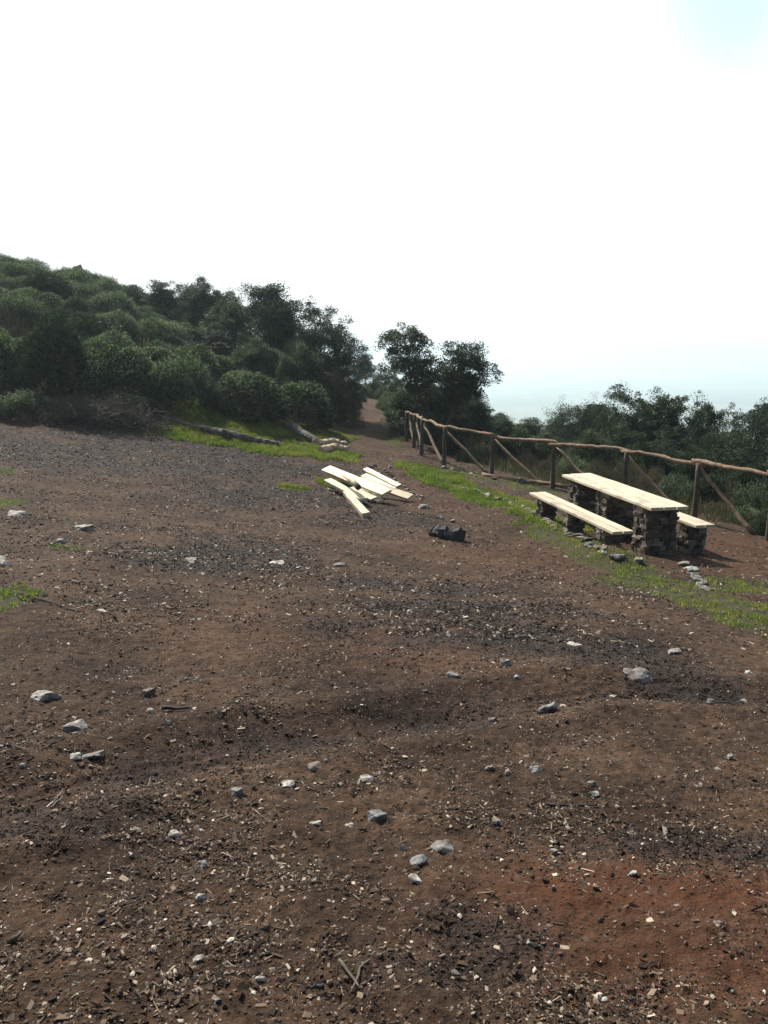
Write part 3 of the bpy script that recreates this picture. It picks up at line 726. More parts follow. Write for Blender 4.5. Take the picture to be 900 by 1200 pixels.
for a in [('bushy', 705, 29.5, 468, 50, 'dark bushy tree between the pale leaved tree and the tallest one'),
          ('dense', 660, 32, 480, 56, 'low dark tree behind the wispy one with bare twigs'),
          ('dense', 812, 28.5, 462, 50, 'dark tree filling the gap between the broad and the narrow one'),
          ('dense', 850, 28, 470, 50, 'dark tree between the narrow one and the right edge tree'),
          ('dense', 497, 29, 440, 74, 'dense low tree filling the space under the thin bare stems'),
          ('dense', 548, 29.5, 452, 70, 'dense dark tree right behind the leaning round crown'),
          ('dense', 545, 29, 468, 60, 'low dark tree under the leaning round crown'),
          ('bushy', 500, 31, 450, 50, 'bushy low tree behind the thin bare stems'),
          ('dense', 585, 31, 482, 50, 'low green tree just right of the leaning tree'),
          ('bushy', 622, 33, 490, 54, 'low green tree seen above the fence rail before the open view'),
          ('wispy', 664, 30, 462, 40, 'wispy tree with bare twigs above the fence, left of the table'),
          ('wispy', 694, 28, 458, 42, 'thin pale leaved tree behind the far end of the picnic table'),
          ('oak', 742, 26, 446, 62, 'tallest dark tree beyond the fence, behind the picnic table'),
          ('dense', 728, 25, 492, 66, 'dark understorey tree at the foot of the tallest one'),
          ('bushy', 795, 25, 455, 66, 'broad dark tree behind the near end of the picnic table'),
          ('tall', 830, 27, 468, 50, 'narrow tree just right of the broad dark one'),
          ('oak', 872, 24, 468, 60, 'dark tree near the right edge above the fence rail'),
          ('bushy', 905, 26, 462, 60, 'spiky tree cut by the right edge of the photo'),
          ('dense', 690, 25, 500, 60, 'dark bushy tree behind the fence brace left of the table'),
          ('dense', 775, 22.5, 492, 70, 'dark dense tree right behind the fence and table'),
          ('dense', 848, 21.5, 494, 74, 'dense dark tree behind the last fence brace'),
          ('dense', 915, 20, 486, 80, 'dense dark tree just behind the fence at the right edge'),
          ('bushy', 960, 21, 470, 80, 'tree beyond the fence just past the right edge'),
          ('dense', 640, 28, 505, 60, 'low bush like tree behind the middle of the fence')]:
    tree_px(a[0], a[1], a[2], a[3], a[4] * 1.4, a[5], GR)
for (px, Y, tp, wp, key) in [(470, 34, 462, 36, 'round2'), (462, 37, 458, 34, 'heath'), (456, 41, 456, 30, 'round'), (450, 45, 452, 26, 'heath2'), (437, 47.5, 446, 26, 'dark'), (426, 46, 448, 24, 'heath'), (416, 41, 452, 26, 'round2'), (412, 37, 456, 20, 'heath'), (443, 49, 440, 30, 'round'), (477, 31.5, 466, 30, 'heath2'), (466, 31, 480, 16, 'heath'), (459, 34.5, 472, 16, 'brown')]:
    p = at(px, tp, Y); shrub(key, p.x, Y, wp / F * Y, max(.5, p.z - gz(p.x, Y)), 'low hazy shrub crowding the far upper stretch of the path', 'shrubs beside the upper path', parts=False, sink=.15)
# shrubs between fence and trees
k = 0
for (px, Y, tp, wp, key) in [(560, 23.5, 512, 44, 'dark'), (590, 24, 508, 50, 'round2'), (618, 23, 522, 44, 'heath2'), (645, 22.5, 520, 50, 'brown'), (672, 22, 524, 54, 'heath'), (700, 21, 530, 56, 'brown'),
        (735, 20.5, 528, 60, 'heath2'), (765, 20, 534, 60, 'brown'), (795, 19, 540, 64, 'heath'), (830, 18.5, 545, 66, 'dark'), (862, 18, 548, 66, 'heath2'), (895, 17, 555, 72, 'heath'), (925, 16.2, 560, 70, 'round2'),
        (880, 16.0, 585, 60, 'heath'), (910, 15, 590, 66, 'round'), (846, 17.2, 575, 50, 'heath2'), (528, 25, 490, 40, 'dark'), (508, 27, 478, 36, 'round'), (470, 33, 462, 40, 'round2'), (455, 38, 455, 34, 'heath'), (466, 30, 474, 22, 'heath'), (610, 26, 500, 60, 'dark'), (655, 26, 505, 60, 'dark'), (700, 24, 512, 60, 'dark'), (820, 21, 520, 70, 'dark'), (760, 22, 515, 60, 'dark'), (880, 19.5, 525, 70, 'dark')]:
    p = at(px, tp, Y); x = p.x; key = {'round': 'dark', 'round2': 'dark', 'heath2': 'brown'}.get(key, key)
    shrub(key, x, Y, wp / F * Y, max(.5, p.z - gz(x, Y)), 'tangled low shrub on the slope just behind the pole fence', 'shrubs behind the fence', parts=False, sink=.2)

# ---------------------------------------------------------------- grass
def blades(name, mat, pts, hgt, width, label, tintm=.5, lean=.45, n_seg=2):
    x, y = pts; n = len(x); hm = .45 + 1.3 * np.clip(fbm(x * 4, y * 4, 700, 3) - .15, 0, 1); tn = (fbm(x * 2.3, y * 2.3, 710, 3) - .5) * .9 + np.where((x > 2.6) & (side_s(x, y) < .5), .22, 0); z = Hf(x, y) - .01
    yaw = rng.uniform(0, 6.283, n); h = hgt(n) * hm; wd = width(n); la = np.abs(rng.normal(0, lean, n)); ly = rng.uniform(0, 6.283, n)
    B = np.stack([x, y, z], 1); W = np.stack([np.cos(yaw), np.sin(yaw), np.zeros(n)], 1) * wd[:, None] * .5
    Ld = np.stack([np.cos(ly), np.sin(ly), np.zeros(n)], 1)
    mid = B + Ld * (h * la * .35)[:, None] + np.array([0, 0, 1]) * (h * .6)[:, None]
    tip = B + Ld * (h * la)[:, None] + np.array([0, 0, 1]) * (h * (1 - la * .25))[:, None]
    V = np.stack([B - W, B + W, mid + W * .8, mid - W * .8, tip], 1).reshape(-1, 3)
    o = (np.arange(n) * 5)[:, None]
    mb = MB(); mb.add(V, [o + np.array([[0, 1, 2, 3]]), o + np.array([[3, 2, 4]])], np.repeat(np.where(rng.uniform(0, 1, n) < .10, .97, np.clip(rng.normal(tintm, .2, n) + tn, 0, 1)), 5))
    ob = mb.build(name, mat); tag(ob, label, 'grass', kind='stuff'); return ob
rng = np.random.default_rng(99)
def grass_pts(n, ylo, yhi, thr=.5, dens=.6, xr=None):
    x, y = field(n, ylo, yhi, dens, .58) if xr is None else (rng.uniform(xr[0], xr[1], n), rng.uniform(ylo, yhi, n))
    m = mask_grass(x, y) * (.35 + fbm(x * 3, y * 3, 500, 3)) 
    s = side_s(x, y); h_ = np.minimum(-1.9 - x, y - 20.6 + .12 * x)
    fr = np.where((x > 2.6) & (side_s(x, y) < .5), .44, .25)
    m = m * np.clip((fbm(x * 6, y * 6, 520, 3) - fr) * 6, .05, 1)
    k = (rng.uniform(0, 1, n) < np.clip(m * 2.2 - .35, 0, 1)) & (s < .8) & (h_ < 3.6)
    return x[k], y[k]
blades('grass', M['grass'], grass_pts(700000, 4, 34, dens=.2), lambda n: rng.uniform(.02, .075, n), lambda n: rng.uniform(.005, .011, n), 'short green grass on the bank, along the path and around the clearing', .45)
x, y = rng.uniform(.2, 4.2, 240000), rng.uniform(12.5, 27, 240000)
m = strip(x, y, [(478, 545), (540, 572), (600, 592), (650, 612)], .55, 1); k = (rng.uniform(0, 1, len(x)) < m * np.clip((fbm(x * 6, y * 6, 521, 3) - .33) * 5, .05, 1)) & (side_s(x, y) < .3)
blades('grass', M['grass'], (x[k], y[k]), lambda n: rng.uniform(.03, .09, n), lambda n: rng.uniform(.008, .015, n), 'green grass strip along the right side of the path up to the table', .5)
x, y = rng.uniform(-6.3, 0, 260000), rng.uniform(17, 26.5, 260000)
m = mask_grass(x, y) * np.clip((fbm(x * 5, y * 5, 520, 2) - .2) * 4, .1, 1); h_ = np.minimum(-1.9 - x, y - 20.6 + .12 * x)
k = (rng.uniform(0, 1, len(x)) < np.clip(m * 2 - .3, 0, 1)) & (h_ < 3.6)
blades('grass', M['grass'], (x[k], y[k]), lambda n: rng.uniform(.04, .12, n), lambda n: rng.uniform(.009, .018, n), 'lush bright green grass on the bank around the fallen logs', .62)
xs = rng.uniform(-26, -2.2, 60000); ys = rng.uniform(21.5, 50, 60000)
h_ = np.minimum(-2.4 - xs, ys - 21.2 + .12 * xs); k = (h_ > 3.2) & (xs > -ys * .56)
blades('grass', M['dry_grass'], (xs[k], ys[k]), lambda n: rng.uniform(.15, .40, n), lambda n: rng.uniform(.015, .03, n), 'rough dull grass between the hillside shrubs', .4)
xs = rng.uniform(0, 18, 120000); ys = rng.uniform(11, 40, 120000)
s_ = side_s(xs, ys); k = (s_ > .5) & (s_ < 5.5) & (xs < ys * .62)
blades('grass', M['dry_grass'], (xs[k], ys[k]), lambda n: rng.uniform(.10, .42, n), lambda n: rng.uniform(.008, .018, n), 'tall dry grass on the edge of the slope behind the fence', .55)

# ---------------------------------------------------------------- rocks
from mathutils import noise as MN
def rock_me(seed, nf=16):
    rr = np.random.default_rng(seed); bm = bmesh.new()
    v = rr.normal(size=(nf, 3)); v /= np.linalg.norm(v, axis=1, keepdims=True); v *= rr.uniform(.78, 1.0, (nf, 1))
    v[:, 2] = np.clip(v[:, 2] * 1.35, -.7, .62 + .2 * v[:, 0])          # a broken, flattish top
    for q in v: bm.verts.new(q * .5)
    bmesh.ops.convex_hull(bm, input=bm.verts)
    for vv in [a for a in bm.verts if not a.link_faces]: bm.verts.remove(vv)
    bmesh.ops.bevel(bm, geom=bm.edges[:], offset=.03, segments=1, affect='EDGES')
    bmesh.ops.triangulate(bm, faces=bm.faces[:])
    bmesh.ops.subdivide_edges(bm, edges=bm.edges[:], cuts=3, use_grid_fill=True)
    for a in bm.verts:
        c = a.co; sdv = Vector((seed * 3.1, 0, 0))
        k = MN.noise(c * 3.2 + sdv) * .28 + MN.noise(c * 8 + sdv) * .10 + MN.noise(Vector((c.x * 3, c.y * 3, c.z * 26)) + sdv) * .05
        a.co = c * (1 + k)
    me = bpy.data.meshes.new('stone'); bm.to_mesh(me); bm.free(); return me
RK = [rock_me(i, 13 + (i % 4) * 3) for i in range(10)]
def rock(px, py, wpx, hpx, mat, label, seed, rz=None, group=None, name='stone', sink=.35, tilt=0, dep=None):
    x, y = g(px, py); dist = y
    wd = wpx / F * dist; ht = hpx / F * dist
    me = RK[seed % 10].copy(); me.materials.append(M[mat])
    o = obj_me(name, me)
    dp = dep if dep else wd * .75
    o.scale = (wd, dp, ht * 1.15); o.location = (x, y + dp * .2, gz(x, y) + ht * (.5 - sink) * .9)
    o.rotation_euler = (tilt, random.uniform(-.15, .15), random.uniform(-.3, .3) if rz is None else rz)
    return tag(o, label, 'stone', group)
STN = [
 (2, 662, 34, 26, 'stone_pale', 'large pale pointed rock cut by the left edge of the photo'),
 (18, 605, 30, 11, 'stone', 'flat grey stone by the small grass tuft at the left edge'),
 (97, 623, 32, 12, 'stone', 'flat pale grey stone just behind the lone grass tuft'),
 (70, 636, 14, 10, 'stone', 'small grey stone touching the lone grass tuft'),
 (222, 660, 34, 11, 'stone', 'low grey stone half buried in the dark patch of chips at left'),
 (324, 661, 26, 7, 'stone_pale', 'flat pale stone lying right of the dark patch in mid clearing'),
 (398, 666, 20, 6, 'stone', 'thin grey stone in the middle of the clearing below the plank heap'),
 (122, 721, 18, 9, 'stone_pale', 'small cream stone right of the green tuft at the left edge'),
 (50, 822, 40, 20, 'stone_pale', 'cracked cream coloured rock at the lower left'),
 (85, 863, 48, 15, 'stone', 'long grey stone below the cracked cream rock'),
 (106, 887, 38, 9, 'stone_blue', 'thin bluish stone below the long grey one'),
 (88, 889, 20, 8, 'stone', 'small grey stone touching the thin bluish one'),
 (174, 817, 24, 16, 'stone_dark', 'dark brown stone beside a short stick at the lower left'),
 (176, 836, 12, 6, 'stone_pale', 'tiny cream stone just below the dark brown stone'),
 (197, 853, 12, 8, 'stone_pale', 'small white triangular stone right of the long grey stone'),
 (371, 903, 30, 18, 'stone_dark', 'dark flat squarish slab of stone in the centre foreground'),
 (335, 923, 30, 10, 'stone_pale', 'long pale splinter of stone below left of the dark slab'),
 (535, 797, 22, 14, 'stone', 'pointed grey stone near the centre, left of the curved pale one'),
 (592, 782, 18, 22, 'stone_pale', 'curved pale stone standing on edge near the centre'),
 (606, 797, 20, 7, 'stone_pale', 'small pale stone at the foot of the curved standing one'),
 (643, 829, 36, 22, 'stone_blue', 'blue grey slab of slate in the right foreground'),
 (752, 791, 42, 18, 'stone', 'jagged grey stone lying in dark debris at right'),
 (720, 803, 14, 8, 'stone_pale', 'small cream stone left of the jagged grey one'),
 (835, 808, 12, 9, 'stone_blue', 'small bluish stone right of the jagged one'),
 (872, 809, 18, 7, 'stone_pale', 'pale narrow stone near the right edge among dark debris'),
 (880, 787, 14, 8, 'stone_pale', 'small cream stone near the right edge, above the dark debris'),
 (792, 762, 22, 8, 'stone', 'low grey stone in the gravel below the grass at right'),
 (676, 754, 26, 6, 'stone_pale', 'thin pale stone at the edge of the dark patch at right'),
 (578, 838, 14, 12, 'stone_pale', 'small pale rounded stone above the white flat pair'),
 (596, 907, 22, 9, 'stone_pale', 'oblong cream stone, brighter of the pair right of centre foreground'),
 (574, 900, 16, 8, 'stone_pale', 'short cream stone, left one of the pair right of centre foreground'),
 (629, 904, 18, 11, 'stone_blue', 'dark bluish pebble right of the oblong cream stone'),
 (442, 960, 34, 16, 'stone_blue', 'broken grey stone in the middle of the foreground'),
 (430, 915, 26, 10, 'stone', 'low grey stone sunk in the soil right of the dark slab'),
 (472, 992, 14, 16, 'stone_pale', 'upright pale stone above the curved bluish one'),
 (523, 992, 40, 14, 'stone', 'white and grey stone with a dark hollow, above the curved bluish one'),
 (490, 1012, 34, 14, 'stone_blue', 'curved bluish stone in the lower centre'),
 (490, 1034, 24, 12, 'stone_pale', 'flat cream stone just below the curved bluish one'),
 (581, 962, 12, 8, 'stone_blue', 'small round dark grey pebble at lower centre right'),
 (369, 1041, 22, 16, 'stone_pale', 'whitish angular stone at the lower centre left'),
 (368, 967, 24, 7, 'stone_pale', 'slim white stone above the whitish angular one'),
 (411, 970, 16, 8, 'stone_pale', 'small white flat stone beside the broken grey one'),
 (277, 931, 22, 10, 'stone', 'grey rounded stone left of the long pale splinter'),
 (204, 981, 20, 10, 'stone_pale', 'bright white stone at the lower left'),
 (236, 1014, 22, 10, 'stone', 'grey brown stone below the bright white one'),
 (236, 1061, 16, 12, 'stone_pale', 'pale lilac stone in the bare soil at lower left'),
 (233, 1137, 20, 8, 'stone_pale', 'long pale stone near the bottom left'),
 (163, 1178, 12, 12, 'stone_pale', 'small pale stone near the bottom edge'),
 (254, 1187, 18, 14, 'stone_pale', 'white stone at the bottom edge left of centre'),
 (620, 1113, 20, 10, 'stone_pale', 'cream stone left of the bare red earth'),
 (742, 1028, 18, 7, 'stone_pale', 'small cream stone at the top of the red earth'),
 (843, 1094, 16, 10, 'stone_pale', 'white stone on the red earth near the right edge'),
 (650, 996, 14, 9, 'stone_pale', 'white pebble above the red earth'),
 (694, 922, 14, 12, 'stone', 'upright small grey stone in the right foreground'),
 (697, 931, 18, 6, 'stone_pale', 'flat cream stone touching the upright small grey one'),
 (28, 904, 14, 10, 'stone_blue', 'small slate grey stone at the left edge below the long grey stone'),
 (857, 887, 12, 8, 'stone_pale', 'cream pebble near the right edge'),
 (536, 1146, 16, 7, 'stone', 'grey pebble in the dark grit at the bottom centre'),
 (445, 1129, 11, 10, 'stone_dark', 'dark round pebble near the forked twig at the bottom'),
]
for i, (px, py, wp, hp, mt, lb) in enumerate(STN):
    rock(px, py, wp * 1.05, hp * 1.15, mt, lb, i if i else 7, sink=.52)
# path side stones by the planks and the burnt log
for i, (px, py, wp, hp, lb) in enumerate([(497, 596, 16, 7, 'grey stone between the plank heap and the path, nearer the planks'), (515, 608, 14, 6, 'grey stone between the plank heap and the burnt log'), (459, 548, 10, 7, 'small dark stone on the path side of the plank heap'), (531, 612, 9, 5, 'tiny stone beside the path above the burnt log'),
        (436, 548, 8, 8, 'small upright stone at the top of the plank heap'), (445, 556, 9, 5, 'pale stone beside the path just above the planks'), (612, 567, 26, 12, 'big grey boulder behind the fence in the grass'), (485, 553, 7, 5, 'small pale stone on the green verge near the fence')]):
    rock(px, py, wp, hp * 1.2, 'stone', lb, i + 3)
# outcrops on the skyline of the hill
def outcrop(px, py, Y, wd, ht, label, seed):
    p = at(px, py, Y); me = RK[seed].copy(); me.materials.append(M['stone_dark']); o = obj_me('boulder', me)
    o.scale = (wd, wd * .8, ht * 1.6); z = gz(p.x, Y); o.location = (p.x, Y, z + ht * .35); tag(o, label, 'boulder')
outcrop(88, 340, 62, 2.6, 2.6, 'brown rounded rocky knob on the skyline of the hill', 1)
outcrop(140, 345, 66, 2.4, 1.5, 'low brown rock on the skyline right of the knob', 4)

# ---------------------------------------------------------------- edging stones
def row(pts, step, wd, label, group, mats, seed):
    P = [g(*p) for p in pts]; rr = random.Random(seed); k = 0
    for (ax, ay), (bx, by) in zip(P[:-1], P[1:]):
        L_ = math.hypot(bx - ax, by - ay); n = max(1, int(L_ / step))
        for i in range(n):
            t = (i + rr.uniform(-.2, .2)) / n; x = ax + (bx - ax) * t + rr.uniform(-.07, .07); y = ay + (by - ay) * t + rr.uniform(-.07, .07)
            me = RK[rr.randrange(10)].copy(); me.materials.append(M[rr.choice(mats)]); o = obj_me('edging_stone', me)
            s = wd * rr.uniform(.7, 1.35); hh = s * rr.uniform(.3, .6); o.scale = (s, s * rr.uniform(.6, 1), hh)
            o.location = (x, y, gz(x, y) + hh * .22); o.rotation_euler = (rr.uniform(-.2, .2), rr.uniform(-.2, .2), rr.uniform(0, 6.28))
            tag(o, label, 'stone', group); k += 1
row([(545, 573), (600, 591), (640, 611), (680, 634), (716, 654), (765, 664)], .16, .18, 'flat stone in the low edging row between grass strip and picnic terrace', 'edging stones of the picnic terrace', ['stone', 'stone_dark', 'stone_dark', 'stone_blue'], 4)
row([(800, 662), (812, 674), (824, 688), (836, 696)], .16, .21, 'bluish grey stone in the short row at the near corner of the picnic terrace', 'corner stones of the picnic terrace', ['stone', 'stone_blue', 'stone_dark', 'stone_pale'], 8)
row([(440, 545), (465, 562), (500, 590)], .30, .16, 'small stone in the loose row between the planks and the path', 'stones along the path by the planks', ['stone', 'stone_dark'], 9)
row([(520, 548), (560, 560), (600, 566)], .35, .18, 'small brown stone on the ground along the foot of the fence', 'stones at the foot of the fence', ['stone_dark', 'stone'], 10)

# ---------------------------------------------------------------- pole fence
fence = empty('pole_fence', (4.08, 19.2, gz(4.08, 19.2)))
tag(fence, 'rustic pole fence with slanting braces running from the path past the picnic table', 'fence')
FP = [(476, 27.0), (485, 25.6), (494, 23.9), (520, 21.9), (576, 20.7), (648, 19.2), (733, 17.5), (818, 15.9), (908, 14.3), (1010, 12.8)]
FT = [484, 487, 491, 502, 511, 521, 530, 543, 557, 572]
tops = []; bases = []
org = np.array(fence.location)
for i, (px, Y) in enumerate(FP):
    x = at(px, 550, Y).x; z = gz(x, Y)
    h = at(px, FT[i], Y).z - z
    a = np.array([x, Y, z - .25]); b = np.array([x + .01, Y, z + h]); bases.append(np.array([x, Y, z])); tops.append(b)
    mb = MB(); mb.add(*tube(wob(a, b, 8, .008, i) - org, np.full(8, .055) * np.linspace(1.06, .92, 8), 10, .07, i), .5)
    mb.build('post', M['post'], fence, True)
# rail: overlapping peeled poles
for i in range(len(tops) - 1):
    a, b = tops[i].copy(), tops[i + 1].copy()
    d = (b - a) / np.linalg.norm(b - a); a = a - d * .16 + (0, 0, .02); b = b + d * .14 + (0, 0, .035 if i % 2 else .0)
    n = 14; p = wob(a, b, n, .020, 60 + i)
    if i >= 4: p[:, 2] += .02 * np.sin(np.linspace(0, 5, n) + i)
    mb = MB(); mb.add(*tube(p - org, np.linspace(.048, .035, n) if i % 2 else np.linspace(.036, .047, n), 10, .16, i + 5), .5)
    mb.build('rail', M['bark_pole'], fence, True)
# braces, each from a post top down to the foot of the next bay
for i in range(len(tops) - 1):
    a, b = tops[i], bases[i + 1]
    d = b - a; p0 = a + (0, -.03, -.10) ; p1 = a + d * (.80 if i > 3 else .9); p1[2] = gz(p1[0], p1[1]) + .02
    off = np.array([.05, .07, 0]); 
    mb = MB(); mb.add(*tube(wob(p0 + off, p1 + off, 10, .016, 90 + i) - org, np.linspace(.034, .046, 10), 9, .08, i), .5)
    mb.build('brace', M['bark_pole'], fence, True)
# pole lying along the foot of the fence
a, b = bases[4] + (-.25, -.15, .05), bases[5] + (.35, -.15, .05)
mb = MB(); mb.add(*tube(wob(a, b, 12, .015, 3), np.linspace(.06, .05, 12), 10, .08, 1), .5)
o = mb.build('fallen_pole', M['bark_pole'], None, True); tag(o, 'barked pole lying on the ground along the foot of the fence', 'pole')

# ---------------------------------------------------------------- picnic table and benches
def slab(mb, L_, W_, T_, x0=0, y0=0, z0=0, rx=.006, n=10, seed=0):
    rr = np.random.default_rng(seed); xs = np.linspace(0, L_, n); V = []
    prof = [(-.5, -.5 + .12), (-.5 + .02, -.5), (.5 - .02, -.5), (.5, -.5 + .12), (.5, .5 - .12), (.5 - .02, .5), (-.5 + .02, .5), (-.5, .5 - .12)]
    e1 = rr.normal(0, .004, n); e2 = rr.normal(0, .004, n); zz = rr.normal(0, .0012, n)
    for i, x in enumerate(xs):
        for (a, b) in prof: V.append((x0 + x, y0 + a * W_ + (e1[i] if a < 0 else e2[i]), z0 + b * T_ + zz[i]))
    V = np.array(V); idx = np.arange(n * 8).reshape(n, 8); nx = np.roll(idx, -1, 1)
    Q = np.stack([idx[:-1], idx[1:], nx[1:], nx[:-1]], -1).reshape(-1, 4)
    mb.add(V, [Q, np.array([idx[0], idx[-1][::-1]])], .5)
def pier(w_, d_, h_, seed):
    """stacked flat stones, base at z=0"""
    rr = np.random.default_rng(seed); mb = MB(); z = -.25
    c = box_V(0) * np.array([w_ * .86, d_ * .86, h_ + .24]); c[:, 2] += (h_ + .24) / 2 - .25; mb.add(c, box_F, .05)
    while z < h_ - .01:
        t = min(rr.uniform(.035, .095), h_ - z)
        if h_ - z - t < .03: t = h_ - z
        for side in range(4):
            Ls = w_ if side % 2 == 0 else d_; q = -Ls / 2
            while q < Ls / 2 - .02:
                l = min(rr.uniform(.06, .26), Ls / 2 - q + .01)
                dep = rr.uniform(.07, .12); cx = q + l / 2; off = (d_ if side % 2 == 0 else w_) / 2 - dep / 2 + rr.uniform(-.030, .030)
                b = box_V(0) + rr.uniform(-.17, .17, (8, 3)); b = b * np.array([l * .96, dep, t * .93])
                b[:, 0] += cx; b[:, 1] -= off
                an = side * math.pi / 2; cs, sn = math.cos(an), math.sin(an)
                bb = b.copy(); bb[:, 0] = b[:, 0] * cs - b[:, 1] * sn; bb[:, 1] = b[:, 0] * sn + b[:, 1] * cs; bb[:, 2] += z + t / 2
                mb.add(bb, box_F, float(np.clip(rr.normal(.5, .25), 0, 1))); q += l
        z += t
    return mb
TU = math.atan2(3.4, -.64)           # direction of the long side in plan, pointing away from the camera
ux, uy = math.cos(TU), math.sin(TU)
def plat(name, label, cat, p0, L_, wd, nplank, th, topz, piers, pw, pd, seed, group=None, rot=0.0):
    """p0: near-left top corner (x, y). local x runs away along the length, local y to the left"""
    gx, gy = p0[0] + ux * L_ / 2 + uy * wd / 2, p0[1] + uy * L_ / 2 - ux * wd / 2
    gz0 = gz(gx, gy)
    o = empty(name, (gx, gy, gz0), TU + rot); tag(o, label, cat, group)
    pl = wd / nplank
    for i in range(nplank):
        mb = MB(); slab(mb, L_ + random.uniform(-.06, .06), pl - .020, th, -L_ / 2, -wd / 2 + pl * (i + .5), topz - gz0 - th / 2, seed=seed + i)
        mb.build('plank', M['fresh'], o)
    for j, t in enumerate(piers):
        px_ = -L_ / 2 + t * L_
        wxx = gx + ux * px_; wyy = gy + uy * px_; zb = gz(wxx, wyy) - gz0
        h_ = topz - gz0 - th - zb - .004
        pr = pier(pd, pw, h_, seed * 7 + j).build('pier', M['masonry'], o); pr.location = (px_, 0, zb)
        # cross bearer under the boards is part of the masonry top
    return o
tz = gz(4.1, 13.5) + .76
print('terrace z', gz(4.1, 12.2), gz(3.5, 15.5))
table = plat('picnic_table', 'long picnic table with pale timber top on rough stone piers', 'table', (4.10, 12.1), 3.5, .66, 3, .05, -.775, (.12, .52, .86), .50, .42, 3)
# timber prop in the middle of the table
mb = MB(); mb.add(*tube([(.12, .12, .0), (.12, .12, -.775 - table.location.z - .06)], [.055, .055], 10, .06, 2), .5); mb.build('prop', M['bark_pole'], table, True)
plat('bench', 'pale plank bench on the side of the table nearer the grass strip', 'bench', (3.44, 11.8), 3.5, .36, 2, .045, -1.085, (.13, .52, .86), .28, .25, 5, 'benches of the picnic table')
plat('bench', 'pale plank bench on the fence side of the table, mostly hidden behind it', 'bench', (4.96, 12.5), 3.5, .36, 2, .045, -1.14, (.10, .5, .88), .30, .28, 8, 'benches of the picnic table')

# ---------------------------------------------------------------- heap of planks
def board(a, b, wd, th, roll, label, seed, mat='plank', name='board'):
    a = Vector(a); b = Vector(b); d = b - a; Ln = d.length
    mb = MB(); slab(mb, Ln, wd, th, -Ln / 2, 0, 0, n=8, seed=seed)
    o = mb.build(name, M[mat]); o.location = (a + b) / 2
    q = d.to_track_quat('X', 'Z').to_matrix().to_4x4() @ Matrix.Rotation(roll, 4, 'X')
    o.rotation_euler = q.to_euler(); tag(o, label, 'board', 'heap of fresh sawn boards'); return o
def P3(px, py, lift):
    """point 'lift' metres above the ground, seen at this pixel"""
    lo = 2.0
    a_, b_, c_ = ray(px, py); t = np.geomspace(2, 60, 8000)
    i = int(np.argmax((EYE + c_ * t) < Hbase(a_ * t, b_ * t) + lift)); return Vector((a_ * t[i], b_ * t[i], EYE + c_ * t[i]))
RL = .34
board(P3(382, 549, .34), P3(453, 578, .24), .25, .05, RL, 'widest board on top of the heap, reaching from its upper left to the middle', 1)
board(P3(420, 562, .26), P3(481, 583, .10), .21, .05, RL, 'long wide board sloping to the right tip of the heap', 2)
board(P3(428, 550, .20), P3(468, 570, .18), .13, .06, RL, 'narrow board at the path side of the heap', 3)
board(P3(428, 556, .12), P3(463, 573, .12), .24, .04, RL, 'board lying under the narrow one at the path side', 4)
board(P3(384, 563, .17), P3(427, 586, .12), .17, .07, .15, 'thick batten on the left side of the heap, under the widest board', 5)
board(P3(406, 578, .10), P3(429, 604, .06), .15, .10, .15, 'short squared timber pointing towards the camera at the left of the heap', 6)
board(P3(412, 572, .17), P3(438, 585, .10), .18, .05, .2, 'short offcut between the squared timber and the wide board', 7)
board(P3(426, 570, .12), P3(446, 588, .06), .16, .04, .15, 'thin board underneath the heap with its shaded end towards the camera', 8)
board(P3(394, 556, .18), P3(440, 577, .12), .26, .05, .15, 'hidden board under the widest one', 9)
a, b = P3(402, 556, .42), P3(420, 571, .36)
mb = MB(); mb.add(*tube([tuple(a), tuple((a + b) / 2 + Vector((.02, 0, .01))), tuple(b)], [.045, .055, .062], 12, .05, 3), .5)
o = mb.build('log', M['plank'], None, True); tag(o, 'short round peeled log on top of the board heap, dark end towards the camera', 'log')
mb = MB(); d = (b - a).normalized(); mb.add(*tube([tuple(b - d * .004), tuple(b + d * .006)], [.056, .050], 12, 0, 0), .5); mb.build('cut_end', M['char'], o)  # near-black end colour stands in for shade on the face towards the camera

# ---------------------------------------------------------------- logs
def log_px(pts, rad, mat, label, seed, lift=.5, seg=12, na=.12, cut=True, name='log', grp=None):
    Q = []
    for i, (px, py) in enumerate(pts):
        x, y = g(px, py); Q.append((x, y, gz(x, y) + rad[i] * lift))
    Q = np.array(Q); t = np.linspace(0, len(Q) - 1, 6 * (len(Q) - 1) + 1)
    P = np.stack([np.interp(t, np.arange(len(Q)), Q[:, k]) for k in range(3)], 1); rd = np.interp(t, np.arange(len(Q)), rad)
    P += np.random.default_rng(seed).normal(0, .012, P.shape)
    mb = MB(); mb.add(*tube(P, rd, seg, na, seed), .5); o = mb.build(name, M[mat], None, False); tag(o, label, 'log', grp)
    if cut:
        d = (P[-1] - P[-2]); d /= np.linalg.norm(d)
        mb = MB(); mb.add(*tube([P[-1] - d * .005, P[-1] + d * .012], [rd[-1] * .93, rd[-1] * .86], 12, .03, 1), .5); mb.build('cut_end', M['cut'], o)
    return o
log_px([(186, 488), (215, 498), (243, 506)], [.05, .075, .08], 'log', 'thin weathered trunk lying in grass beside the heap of cut branches', 1, cut=False)
log_px([(235, 505), (262, 511), (300, 519), (327, 524)], [.10, .145, .11, .085], 'log', 'long thick mossy trunk lying across the green bank', 2)
log_px([(338, 503), (352, 512), (372, 521)], [.20, .16, .13], 'log', 'broken dark log stump on the bank left of the path', 3)
log_px([(372, 521), (392, 520), (405, 523)], [.09, .10, .09], 'cut', 'pale split log lying above another by the start of the path', 4)
log_px([(376, 530), (392, 527), (408, 529)], [.12, .13, .10], 'cut', 'thicker pale split log nearest the board heap', 5)
